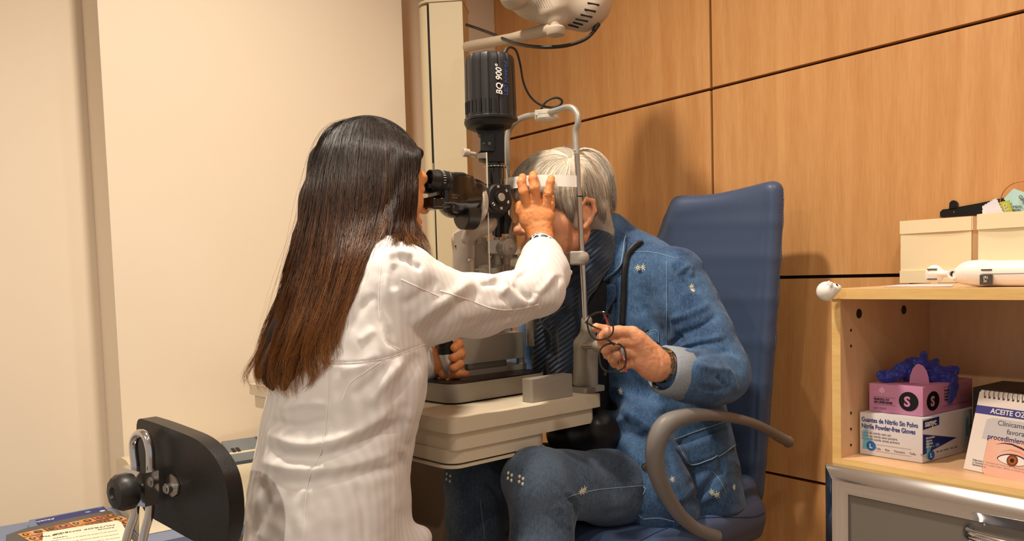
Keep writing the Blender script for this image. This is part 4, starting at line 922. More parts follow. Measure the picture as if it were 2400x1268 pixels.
bm = NB(); lathe(bm, bp(418, 1139, .01), nr, [(.0085, 0), (.0085, .011), (.006, .012), (.006, .014)], 20); obj('hinge_bolt', bm, M_steel, pl_, smooth=True, autosmooth=30)
sc_ = Vector((stool.location.x+.02, stool.location.y+.0, 0))
bm = NB(); lathe(bm, sc_+UP*.42, UP, [(.15, 0), (.185, .01), (.19, .03), (.185, .055), (.16, .065), (.01, .068)], 40); obj('seat', bm, MATS['black_vinyl'], stool, smooth=True)
bm = NB(); cyl(bm, sc_+UP*.06, sc_+UP*.42, .025); obj('post', bm, M_chrome, stool, smooth=True, autosmooth=30)
for i in range(5):
    a = 2*math.pi*i/5; bm = NB(); e_ = sc_+Vector((.27*math.cos(a), .27*math.sin(a), .05)); tube(bm, [sc_+UP*.07, e_], [.022, .012], 10); cyl(bm, e_-UP*.05, e_, .02); obj('leg', bm, M_blk, stool, smooth=True, autosmooth=35)

# ================================================================== low cabinet, printer-like unit and papers on the left
zd = PPL(262, 1187, pp0, n2).z
M_desk = mat('blue_laminate', (120, 136, 168), .45)
bl = PPL(262, 1187, pp0, n2); dk0 = Vector((bl.x, bl.y, 0))+n2*.006
side_ = D2
bm = NB(); prism(bm, [dk0-D2*1.2+UP*zd, dk0+D2*.54+UP*zd, dk0+D2*.54+n2*.40+UP*zd, dk0-D2*1.2+n2*.40+UP*zd], (0, 0, -.024)); dsk = empty('side_table', dk0+n2*.25, 'low table with a blue-grey top along the white wall', 'table')
obj('tabletop', bm, M_desk, dsk, bevel=.002)
for a in (-1.15, .48): bm = NB(); prism(bm, [dk0+D2*a, dk0+D2*(a+.05), dk0+D2*(a+.05)+n2*.38, dk0+D2*a+n2*.38], (0, 0, zd-.025)); obj('leg', bm, M_desk, dsk)
u0 = PZ(272, 1190, zd); u1 = PZ(326, 1257, zd); dep_ = (u1-u0).dot(n2); un = empty('tabletop_analyser', (u0+u1)/2, 'beige desktop machine with a sloping grey control panel behind the stool', 'machine')
def prf(px, py):   # profile point on the machine's left side face
    v = PPL(px, py, u0, D2); return v
pr = [u0+UP*.001, prf(272, 1073), prf(284, 1072), prf(296, 1080), prf(308, 1098), prf(318, 1128), prf(324, 1160), prf(327, 1200), u1+UP*.001]
bm = NB(); prism(bm, pr, D2*.50); obj('housing', bm, M_beige2, un, bevel=.004, seg=3, autosmooth=60)
zp = PPL(575, 1080, u0+n2*.05, UP); 
s1, s2 = prf(292, 1077), prf(318, 1128); sl_ = (s2-s1).normalized(); sn = D2.cross(sl_); sn = -sn if sn.z < 0 else sn
kx = (PPL(540, 1075, (s1+s2)/2, sn)-s1).dot(D2)
bm = NB(); prism(bm, [s1+D2*kx+sn*.012, s1+D2*.49+sn*.012, s2+D2*.49+sn*.010, s2+D2*kx+sn*.010], -sn*.02); cpn = obj('control_panel', bm, mat('panel_grey', (112, 118, 122), .5), un, bevel=.001)
mid_ = (s1+s2)/2+sn*.0125; kk = (PPL(573, 1090, mid_, sn)-mid_).dot(D2)
bm = NB(); bx(bm, mid_+D2*kk, (.004, .010, .001), frame(D2, sl_, sn)); bx(bm, mid_+D2*(kk+.012), (.004, .010, .001), frame(D2, sl_, sn)); obj('switch', bm, M_blk, cpn)
# papers
def sheet(name, pts, z, th, m, label, cat, grp=None, group=None):
    r_ = empty(name, PZ(*pts[0], z), label, cat, grp); bm = NB(); prism(bm, [PZ(a, b, z) for a, b in pts], (0, 0, th)); obj('sheet', bm, m, r_); return r_
z1 = zd+.0006
bk_ = empty('brochure', PZ(180, 1205, z1), 'navy blue brochure with pale blue dots at the back of the papers', 'brochure')
bm = NB(); prism(bm, [PZ(68, 1246, z1), PZ(68, 1220, z1+.012), PZ(243, 1187, z1+.012), PZ(262, 1205, z1+.012), PZ(262, 1300, z1), PZ(68, 1300, z1)], (0, 0, .001))
obj('cover', bm, mat('slate_cover', (105, 128, 165), .35), bk_)
bm = NB(); zb3 = z1+.0132; prism(bm, [PZ(83, 1219, zb3), PZ(243, 1187.5, zb3), PZ(255, 1200, zb3), PZ(95, 1234, zb3)], (0, 0, .0004)); nv_ = obj('navy_band', bm, M_nv, bk_)
for px, py, m_x in ((206, 1200, M_cy), (234, 1191, M_b2), (240, 1197.5, M_white)): bm = NB(); lathe(bm, PZ(px, py, zb3+.0005), UP, [(.0065, 0), (.0065, .0004)], 20); obj('dot', bm, m_x, nv_)
ra = (PZ(95, 1222, zb3)-PZ(140, 1213, zb3)).normalized()
text('Alcon', 'brochure_lettering', .017, TXT(PZ(127, 1214, zb3+.0006), ra, ra.cross(UP)*-1), M_white, nv_, bold=.0003)
z3 = z1+.0150
pm = empty('photo_folder', PZ(200, 1230, z3), 'black folder sheet with rows of orange and brown rounded pictures under the white page', 'folder')
bm = NB(); prism(bm, [PZ(14, 1256, z3), PZ(60, 1240, z3), PZ(150, 1219, z3), PZ(250, 1199, z3), PZ(262, 1200, z3), PZ(275, 1212, z3), PZ(322, 1258, z3), PZ(360, 1300, z3), PZ(14, 1330, z3)], (0, 0, .002)); obj('cover', bm, mat('dark_folder', (62, 62, 66), .3), pm, bevel=.0006)
o1, o2, o3 = PZ(32, 1254, z3), PZ(262, 1203, z3), PZ(40, 1268, z3)
eu = (o2-o1); eL_ = eu.length; eu.normalize(); ev = eu.cross(UP)
M_or = [mat('orange_print', (235, 150, 60), .4), mat('brown_print', (140, 85, 50), .4), mat('peach_print', (225, 165, 110), .4), mat('rust_print', (200, 100, 60), .4)]
M_dk = mat('dark_print', (40, 32, 30), .4); M_gold = mat('gold_print', (205, 160, 90), .4)
def fpt(a, b, dz=0): return o1+eu*a+ev*b+UP*(.0022+dz)
cw = eL_/4.05
for row in range(3):
    for i in range(4):
        a0 = .006+i*cw; b0 = .008+row*.046
        for jj, (x0, x1, mm) in enumerate(((0, .38, M_or[(i+row*2) % 4]), (.40, .95, M_or[(i+2+row) % 4]))):
            bm = NB(); prism(bm, [fpt(a0+cw*x0, b0), fpt(a0+cw*x1, b0), fpt(a0+cw*x1, b0+.040), fpt(a0+cw*x0, b0+.040)], (0, 0, .0003)); ph = obj('photo_print', bm, mm, pm)
            cx_, cy_ = a0+cw*(x0+x1)/2, b0+.021
            for rx, ry, mz, dz in ((.85, 1.0, M_gold, .0005), (.76, .88, M_dk, .0008), (.35, .5, M_or[(i+jj) % 4], .0011)):
                r0 = cw*(x1-x0)/2*.8; bm = NB(); prism(bm, [fpt(cx_+r0*rx*math.cos(t_), cy_+.014*ry*math.sin(t_), dz) for t_ in np.linspace(0, 2*math.pi, 20, endpoint=False)], (0, 0, .0002)); obj('printed_oval', bm, mz, ph)
z4 = z3+.0045
wp = empty('printed_page', PZ(200, 1250, z4), 'cream printed page with upside-down text lying on the black folder', 'paper')
bm = NB(); prism(bm, [PZ(101, 1249, z4), PZ(275, 1221, z4), PZ(284, 1225, z4), PZ(330, 1300, z4), PZ(96, 1320, z4)], (0, 0, .0012)); obj('page', bm, mat('cream_page', (250, 240, 218), .6), wp)
zz4 = z4+.0016; r1 = (PZ(170, 1240, zz4)-PZ(268, 1225, zz4)).normalized(); dn = -(r1.cross(UP))*-1
def wtx(s_, px, py, size, m=M_ink, **k): return text(s_, 'page_lettering', size, TXT(PZ(px, py, zz4), r1, UP.cross(r1)), m, wp, **k)
wtx('NUTROF OMEGA', 269, 1229, .013, M_ink, sx=1.25); wtx('Actitude', 268, 1235, .010, M_ink); wtx('LUZ Thea', 146, 1250, .011, M_ink, bold=.0003); wtx('Liposic', 158, 1256, .010, M_ink)
for i in range(6):
    wtx('lorem ipsum dolor sit amet consectetur adipiscing'.replace('lorem ipsum dolor sit amet consectetur adipiscing', 'consulte con su optico las pautas de la vision y la lagrima'), 275+i*3, 1243+i*8, .0058, M_grayink)

# ================================================================== PEOPLE
def skin_mat(name, col, col2):
    m = mat(name, col, .46, noise=(38, col2, .55), bump=(420, .18, .0006), sss=.12, spec=.4); return m
M_skinD = skin_mat('skin_tan', (216, 146, 92), (202, 122, 74)); M_skinP = skin_mat('skin_fair', (220, 160, 122), (206, 132, 98))
M_coat = mat('white_coat_cotton', (222, 219, 218), .78, bump=(1100, .2, .0005), sheen=.15)
def stripes(m):
    nt = m.node_tree; N = nt.nodes.new; L = nt.links.new; b = nt.nodes['Principled BSDF']
    t = N('ShaderNodeTexCoord'); mp = N('ShaderNodeMapping'); L(t.outputs['Object'], mp.inputs[0]); mp.inputs['Rotation'].default_value = (0, 0, math.radians(-60))
    wv = N('ShaderNodeTexWave'); wv.bands_direction = 'X'; wv.inputs['Scale'].default_value = 26; L(mp.outputs[0], wv.inputs[0])
    mx = N('ShaderNodeMix'); mx.data_type = 'RGBA'; mx.inputs[6].default_value = lin(224, 221, 220); mx.inputs[7].default_value = lin(216, 212, 211); L(wv.outputs[1], mx.inputs[0]); L(mx.outputs[2], b.inputs['Base Color'])
stripes(M_coat)
def denim(name, c1, c2, st=(1, 1, 1)):
    if name in MATS: return MATS[name]
    m = bpy.data.materials.new(name); m.use_nodes = True; nt = m.node_tree; b = nt.nodes['Principled BSDF']; N = nt.nodes.new; L = nt.links.new
    t = N('ShaderNodeTexCoord')
    def nz(sc, s3, det=4):
        mp = N('ShaderNodeMapping'); L(t.outputs['Object'], mp.inputs[0]); mp.inputs['Scale'].default_value = s3; n = N('ShaderNodeTexNoise'); n.inputs['Scale'].default_value = sc; n.inputs['Detail'].default_value = det; L(mp.outputs[0], n.inputs['Vector']); return n.outputs[0]
    a = nz(900, (1, 1, .22), 2); c = nz(14, (1, 1, .6), 5); d = nz(240, (1, 1, .35), 3)
    s1 = N('ShaderNodeMath'); s1.operation = 'MULTIPLY_ADD'; L(a, s1.inputs[0]); s1.inputs[1].default_value = .8; L(c, s1.inputs[2])
    s2 = N('ShaderNodeMath'); s2.operation = 'MULTIPLY_ADD'; L(d, s2.inputs[0]); s2.inputs[1].default_value = .5; L(s1.outputs[0], s2.inputs[2])
    r = N('ShaderNodeMapRange'); r.inputs[1].default_value = .85; r.inputs[2].default_value = 1.45; L(s2.outputs[0], r.inputs[0])
    mx = N('ShaderNodeMix'); mx.data_type = 'RGBA'; mx.inputs[6].default_value = lin(*c1); mx.inputs[7].default_value = lin(*c2); L(r.outputs[0], mx.inputs[0]); L(mx.outputs[2], b.inputs['Base Color'])
    bp = N('ShaderNodeBump'); bp.inputs['Strength'].default_value = .35; bp.inputs['Distance'].default_value = .0006; L(a, bp.inputs['Height']); L(bp.outputs[0], b.inputs['Normal'])
    b.inputs['Roughness'].default_value = .82; b.inputs['Specular IOR Level'].default_value = .25; b.inputs['Sheen Weight'].default_value = .12; MATS[name] = m; return m
M_den = denim('denim_jacket', (24, 48, 86), (82, 118, 158)); M_jean = denim('denim_jeans', (44, 60, 82), (98, 118, 142))
M_cuff = mat('denim_reverse', (150, 158, 168), .85, noise=(700, (110, 120, 134), .8, (1, 1, .4)), bump=(900, .3, .0006))
M_stitch = mat('pale_stitch', (150, 175, 200), .8); M_seamw = mat('white_thread', (246, 240, 234), .8)

def head_sdf(s, c, F, sc, up=UP, female=1):
    R = fr(F, up); L = lambda x, y, z: Vector(c)+R @ (Vector((x, y, z))*sc); q = lambda *r: tuple(v*sc for v in r)
    s.ell(L(0, -.012, .026), q(.074, .096, .089), R, .01); s.ell(L(0, .028, -.022), q(.060, .062, .088), R, .02*sc)
    for e in (-1, 1):
        s.rc(L(e*.050, .0, -.055), L(e*.016, .070, -.102), .017*sc, .013*sc, .03*sc); s.ell(L(e*.043, .048, -.030), q(.024, .024, .022), R, .02*sc)
    s.ell(L(0, .075, -.100), q(.019, .016, .015), R, .016*sc)
    s.rc(L(-.036, .078, .019), L(.036, .078, .019), .0115*sc, .0115*sc, .016*sc)
    for e in (-1, 1): s.ell(L(e*.031, .094, .0), q(.017, .013, .011), R, .010*sc, op='s')
    for e in (-1, 1): s.ell(L(e*.031, .0735, -.001), q(.0145, .0135, .0115), R, .002*sc)
    s.rc(L(0, .086, .006), L(0, .110, -.030), .0065*sc, .0105*sc, .010*sc); s.ell(L(0, .113, -.034), q(.0105, .010, .0085), R, .006*sc)
    for e in (-1, 1): s.ell(L(e*.0115, .098, -.037), q(.007, .010, .007), R, .005*sc)
    s.ell(L(0, .078, -.068), q(.030, .019, .022), R, .012*sc)
    s.rc(L(-.019, .090, -.062), L(.019, .090, -.062), .0046*sc, .0046*sc, .005*sc); s.rc(L(-.016, .091, -.0725), L(.016, .091, -.0725), .0056*sc, .0056*sc, .005*sc)
    s.chain([L(-.026, .089, -.0668), L(0, .0995, -.0665), L(.026, .089, -.0668)], .0016*sc, .002*sc)
    for i in (-1,): pass
    s.pr[-1] = s.pr[-1][:6]+('s', None); s.pr[-2] = s.pr[-2][:6]+('s', None)
    for e in (-1, 1): # ear: rim, lobe, hollow
        er = [L(e*.073, .006, -.012), L(e*.079, .008, .010), L(e*.083, -.004, .022), L(e*.086, -.018, .018), L(e*.085, -.022, -.002), L(e*.079, -.012, -.022), L(e*.075, -.002, -.034)]
        s.chain(er, [.004*sc, .0045*sc, .0045*sc, .0048*sc, .0048*sc, .005*sc, .0062*sc], .004*sc)
        s.ell(L(e*.076, -.008, -.004), q(.005, .014, .022), R, .006*sc); s.ell(L(e*.085, -.003, -.006), q(.005, .008, .011), R, .004*sc, op='s')
    return R, L
def strands(name, guides, n, mat_, parent, jit=.006, rad=.00045, seg=14, depth=.012, clump=.35, tipfrac=(.75, 1.0), frizz=.0015, seed=1, wave=0):
    """hair: n strands interpolated between neighbouring guide lines"""
    r = np.random.default_rng(seed); G = []
    for g in guides:
        p = np.array([tuple(P(*q)) for q in g]); sp = np.array([tuple(v) for v in spline(p, 6)]); d = np.r_[0, np.cumsum(np.linalg.norm(np.diff(sp, axis=0), axis=1))]; d /= d[-1]
        G.append(np.stack([np.interp(np.linspace(0, 1, seg), d, sp[:, k]) for k in range(3)], 1))
    GL = np.array([np.linalg.norm(np.diff(g_, axis=0), axis=1).sum() for g_ in G]); GL = np.clip(GL/GL.max(), .35, 1); G = np.array(G); ng = len(G); t = np.linspace(0, 1, seg)
    S = r.random(n)*(ng-1); cl = np.round(S*9)/9; S2 = S[:, None]*(1-clump*t[None]**1.5)+cl[:, None]*clump*t[None]**1.5
    S2 = np.clip(S2, 0, ng-1.001); i0 = S2.astype(int); f = S2-i0; idx = np.arange(seg)[None]
    P3 = G[i0, idx]*(1-f[..., None])+G[np.minimum(i0+1, ng-1), idx]*f[..., None]
    cv = P3-np.array([0, 0, ZC]); cv /= np.linalg.norm(cv, axis=-1)[..., None]
    P3 = P3+cv*(r.random(n)**1.3*depth)[:, None, None]-cv*.001
    c1_ = cl[:, None]; wv_ = (np.sin(t[None]*9+c1_*17.3)*wave*t[None]**2+np.sin(t[None]*21+c1_*31.7)*wave*.45*t[None]**3)[..., None]; P3 = P3+wv_*np.array([.95, 0, .3])
    off = r.normal(0, jit, (n, 1, 3))*(t[None, :, None]**.7*.8+.2); ph = r.random((n, 3))*6.28; fq = 4+r.random((n, 1))*9
    P3 = P3+off*.5+np.stack([np.sin(fq*t[None]+ph[:, k:k+1]) for k in range(3)], -1)*frizz*(t[None, :, None]**.6)
    ln = tipfrac[0]+(tipfrac[1]-tipfrac[0])*r.random(n)
    out = np.empty_like(P3)
    for k in range(n):
        tt = t*ln[k]
        for c in range(3): out[k, :, c] = np.interp(tt, t, P3[k, :, c])
    P3 = out
    T = np.gradient(P3, axis=1); T /= np.linalg.norm(T, axis=-1)[..., None]+1e-9
    A = np.cross(T, cv); A /= np.linalg.norm(A, axis=-1)[..., None]+1e-9; B = np.cross(T, A)
    w = rad*(1-.75*t**3)[None, :, None]*(.7+.6*r.random((n, 1, 1)))
    V = np.stack([P3+w*(A*math.cos(a)+B*math.sin(a)) for a in (0, 2.094, 4.189)], 2)   # n,seg,3,3
    co = V.reshape(-1, 3); base_ = (np.arange(n)*seg*3)[:, None, None]; sg = (np.arange(seg-1)*3)[None, :, None]; k0 = np.array([0, 1, 2])[None, None]; k1 = np.array([1, 2, 0])[None, None]
    q = np.stack([base_+sg+k0, base_+sg+k1, base_+sg+3+k1, base_+sg+3+k0], -1).reshape(-1, 4)
    me = bpy.data.meshes.new(name); me.vertices.add(len(co)); me.vertices.foreach_set('co', co.astype(np.float32).ravel()); me.loops.add(q.size); me.loops.foreach_set('vertex_index', q.astype(np.int32).ravel())
    me.polygons.add(len(q)); me.polygons.foreach_set('loop_start', np.arange(0, q.size, 4, dtype=np.int32)); me.polygons.foreach_set('loop_total', np.full(len(q), 4, np.int32)); me.update(calc_edges=True)
    at = me.attributes.new('along', 'FLOAT', 'POINT'); at.data.foreach_set('value', np.repeat(np.tile(t, n).reshape(n, seg)*ln[:, None]*(GL[np.clip(np.round(S).astype(int), 0, ng-1)][:, None] if wave else 1), 3).astype(np.float32).ravel())
    rn = me.attributes.new('rnd', 'FLOAT', 'POINT'); rn.data.foreach_set('value', np.repeat(r.random(n)*.6+.4*((np.sin(cl*23.1)+1)/2), seg*3).astype(np.float32))
    return link(name, me, mat_, parent, True)
def hair_mat(name, stops, rough=.38, var=.5, spec=.3):
    m = bpy.data.materials.new(name); m.use_nodes = True; nt = m.node_tree; b = nt.nodes['Principled BSDF']; N = nt.nodes.new; L = nt.links.new
    a = N('ShaderNodeAttribute'); a.attribute_name = 'along'; r = N('ShaderNodeAttribute'); r.attribute_name = 'rnd'
    ad = N('ShaderNodeMath'); ad.operation = 'MULTIPLY_ADD'; L(r.outputs['Fac'], ad.inputs[0]); ad.inputs[1].default_value = var; sb = N('ShaderNodeMath'); sb.operation = 'SUBTRACT'; L(a.outputs['Fac'], sb.inputs[0]); sb.inputs[1].default_value = var/2; L(sb.outputs[0], ad.inputs[2])
    cr = N('ShaderNodeValToRGB'); L(ad.outputs[0], cr.inputs[0]); e = cr.color_ramp.elements
    e[0].position, e[0].color = stops[0][0], lin(*stops[0][1]); e[1].position, e[1].color = stops[-1][0], lin(*stops[-1][1])
    for p, c in stops[1:-1]: n_ = e.new(p); n_.color = lin(*c)
    L(cr.outputs[0], b.inputs['Base Color']); b.inputs['Roughness'].default_value = rough; b.inputs['Specular IOR Level'].default_value = spec; MATS[name] = m; return m
def sewn(name, poly, surf, th, m, parent, off=.0006, cuts=3, bev=True, closed=True):
    bm = NB(); pts = [Vector((a, b, 0)) for a, b in poly]; vs = [bm.verts.new(p) for p in pts]; es = [bm.edges.new((vs[i], vs[(i+1) % len(vs)])) for i in range(len(vs))]
    bmesh.ops.triangle_fill(bm, edges=es, use_beauty=True); bmesh.ops.subdivide_edges(bm, edges=bm.edges[:], cuts=cuts, use_grid_fill=True)
    bmesh.ops.triangulate(bm, faces=bm.faces[:]); last = None; vsd = []
    for v in bm.verts:
        q, n_ = surf.at(v.co.x, v.co.y, off)
        if q is None: vsd.append((v, None)); continue
        vsd.append((v, q))
    ok = [(Vector(v.co), q) for v, q in vsd if q is not None]
    for v, q in vsd:
        if q is None:
            j = min(ok, key=lambda t_: (t_[0]-v.co).length_squared); q = P(v.co.x, v.co.y, j[1].y)
        v.co = q
    bmesh.ops.recalc_face_normals(bm, faces=bm.faces)
    f_ = sum((f.normal.dot(f.calc_center_median()-Vector((0, 0, ZC))) for f in bm.faces))
    if f_ > 0: bmesh.ops.reverse_faces(bm, faces=bm.faces)
    for _ in range(2): bmesh.ops.smooth_vert(bm, verts=[v for v in bm.verts if not v.is_boundary], factor=.5, use_axis_x=True, use_axis_y=True, use_axis_z=True)
    me = bpy.data.meshes.new(name); bm.to_mesh(me); bm.free(); o = link(name, me, m, parent, True)
    sm = o.modifiers.new('thick', 'SOLIDIFY'); sm.thickness = th; sm.offset = 1
    return o
def seam(name, pts, surf, m, parent, r=.0006, off=.0003, dash=None):
    q = surf.line(pts, 8, off)
    if len(q) < 2: return
    bm = NB()
    if dash:
        d = 0; cur = [q[0]]; on = True
        for a, b in zip(q, q[1:]):
            L_ = (b-a).length; n_ = max(1, int(L_/dash))
            for i in range(n_):
                p_ = a+(b-a)*(i/n_); p2 = a+(b-a)*((i+.62)/n_); tube(bm, [p_, p2], r, 5)
    else: tube(bm, q, r, 6)
    return obj(name, bm, m, parent, smooth=True)
PP = lambda l: [P(*q) for q in l]

# ------------------------------------------------------------------ the examiner
doc = empty('person', Vector((-.30, 1.48, 0)), 'person with long dark hair in a white coat, seated, reaching to the other person\'s forehead', 'person')
DF = Vector((.74, .67, -.10)).normalized(); DC = P(884, 432, 1.652)
sh = Sdf(.0020); DR, DL = head_sdf(sh, DC, DF, 1.03)
sh.chain([DL(0, -.02, -.05), P(872, 585, 1.575), P(868, 640, 1.54)], [.050, .050, .056], .03)
fd = Vector((.866, .5, 0))                                   # where the torso faces
# hands first (fine grid)
hd1 = Sdf(.0012); YH = 1.820
def hq(px, py, d=0): return P(px, py+6, YH+d)
hd1.chain([hq(1268, 640, -.09), hq(1270, 590, -.04), hq(1271, 556, -.006), hq(1268, 530, 0)], [.0285, .0255, .0235, .0245], .01, flat=((0, 1, 0), .8))
for (kx_, ky_, r1) in ((1234, 478, .0125), (1255, 470, .0125), (1279, 480, .0125)): hd1.rc(hq(1268, 535, .002), hq(kx_, ky_, .002), .018, r1, .012, flat=((0, 1, 0), .75))
hd1.rc(hq(1240, 500), hq(1285, 500), .014, .014, .012, flat=((0, 1, 0), .8))
hd1.chain([hq(1234, 474, .002), hq(1227, 443, -.006), hq(1222, 421, -.002), hq(1225, 410, .012)], [.0112, .0105, .0096, .0088], .004)
hd1.chain([hq(1256, 466, .002), hq(1253, 434, -.007), hq(1249, 413, -.003), hq(1250, 404, .010)], [.0112, .0104, .0096, .0088], .004)
hd1.chain([hq(1279, 474, .002), hq(1285, 446, -.003), hq(1290, 422, 0), hq(1292, 412, .004)], [.0112, .0098, .0088, .0076], .004)
hd1.chain([hq(1284, 500, .008), hq(1290, 478, .024), hq(1292, 458, .036)], [.0105, .009, .008], .005)
hd1.chain([hq(1256, 545, .002), hq(1236, 512, .006), hq(1224, 490, .012), hq(1219, 474, .030)], [.018, .0148, .0122, .009], .01)
for a in ((1250, 437), (1225, 447), (1284, 449)): hd1.ell(hq(a[0], a[1], -.013), (.006, .003, .004), None, .004)
hm = hd1.mesh('hand'); noise_disp(hm, .0006, 160, 2)
folds(hm, [([(1240, 560), (1262, 553), (1292, 560)], 3, -.0008), ([(1252, 522), (1270, 516), (1290, 522)], 3, -.0006), ([(1273, 454), (1288, 456)], 2, -.0008), ([(1236, 492), (1246, 520), (1256, 540)], 4, .0009), ([(1258, 480), (1262, 520)], 4, .0008)])
hd2 = Sdf(.0012); YJ = 1.80
def jq_(px, py, d=0): return P(px, py, YJ+d)
hd2.chain([jq_(985, 850, .04), jq_(1012, 850, .03), jq_(1030, 848, .03)], [.028, .027, .030], .01); hd2.rc(jq_(1030, 835, .034), jq_(1050, 835, .036), .024, .022, .012); hd2.rc(jq_(1028, 862, .03), jq_(1052, 862, .034), .018, .016, .012)
for (x, y, xe, ye, r_) in ((1076, 806, 1064, 815, .0102), (1080, 828, 1062, 838, .0108), (1078, 852, 1062, 863, .0104)):
    hd2.chain([jq_(1050, y+4, .036), jq_(x, y, .022), jq_(x-2, y+1, .0), jq_(xe, ye, -.014)], [r_*1.1, r_, r_*.98, r_*.86], .004)
hd2.chain([jq_(1040, 878, .01), jq_(1070, 876, .0), jq_(1092, 877, -.002)], [.0115, .0098, .0082], .004)
hd2.rc(jq_(1018, 800, .02), jq_(1040, 795, -.02), .010, .009, .006)
hm2 = hd2.mesh('hand'); noise_disp(hm2, .0005, 160, 4)
# torso and arms under the coat
bd = Sdf(.006)
tor = [((762, 1230), .185), ((776, 1100), .170), ((790, 1000), .165), ((812, 900), .168), ((828, 820), .170), ((842, 740), .15)]
bd.chain([P(a[0], a[1], 1.5) for a, r_ in tor], [r_*.93 for a, r_ in tor], .03, flat=(fd, .60))
S1 = P(937, 672, 1.42); S2_ = Vector((-.33, 1.64, S1.z))
bd.chain([S1, P(866, 640, 1.53), S2_], [.05, .06, .05], .04)
bd.chain([S1, P(1120, 716, 1.53), P(1245, 690, 1.615), P(1268, 600, 1.78)], [.045, .040, .034, .026], .02)
LE = Vector((-.40, 1.70, .83)); bd.chain([S2_, LE, P(1000, 850, 1.835)], [.045, .038, .026], .02)
hip = P(762, 1290, 1.5); hip.z = .53; kn1 = hip+fd*.28+Vector((.5, -.866, 0))*.08-UP*.12; kn2 = hip+fd*.28-Vector((.5, -.866, 0))*.12-UP*.11
for kn, e in ((kn1, 1), (kn2, -1)):
    h0 = hip+Vector((.5, -.866, 0))*.09*e; bd.chain([h0, kn, Vector((kn.x-.02, kn.y, .08)), Vector((kn.x+.08, kn.y+.06, .035))], [.07, .048, .035, .03], .03)
body = join_me('body', [bd.mesh('b'), sh.mesh('h'), hm, hm2]); bo = link('body', body, M_skinD, doc, True); bo['label'] = 'tan skin of face and hands'
# lab coat
ct = Sdf(.0035)
ctor = [((758, 1300), .222), ((762, 1230), .210), ((770, 1160), .203), ((778, 1100), .198), ((786, 1040), .189), ((795, 980), .186), ((812, 900), .190), ((826, 830), .188), ((842, 750), .165)]
ct.chain([P(a[0], a[1], 1.5) for a, r_ in ctor], [r_ for a, r_ in ctor], .03, flat=(fd, .62))
ct.chain([P(935, 664, 1.425), P(885, 650, 1.50), S2_], [.060, .070, .060], .05); ct.rc(P(858, 612, 1.535), P(862, 580, 1.55), .060, .055, .03)
ct.chain([P(940, 668, 1.42), P(975, 700, 1.445), P(1010, 712, 1.47), P(1120, 716, 1.54), P(1200, 700, 1.59), P(1258, 680, 1.63)], [.064, .068, .066, .056, .048, .050], .025)
ct.chain([P(1258, 680, 1.63), P(1272, 640, 1.70), P(1271, 610, 1.765), P(1273, 598, 1.785)], [.050, .053, .043, .038], .02)
ct.rc(P(1300, 655, 1.70), P(1342, 637, 1.73), .016, .003, .012)
ct.rc(P(1270, 590, 1.80), P(1269, 566, 1.84), .032, .034, .006, op='s')
ct.chain([S2_, LE, P(1000, 850, 1.84)], [.06, .052, .04], .03)
for kn, e in ((kn1, 1), (kn2, -1)):
    h0 = hip+Vector((.5, -.866, 0))*.10*e; ct.chain([h0, h0*.45+kn*.55], [.09, .075], .05)
ct.chain([P(960, 1275, 1.42), P(985, 1262, 1.43)], [.03, .02], .04)
cm = ct.mesh('lab_coat', 1)
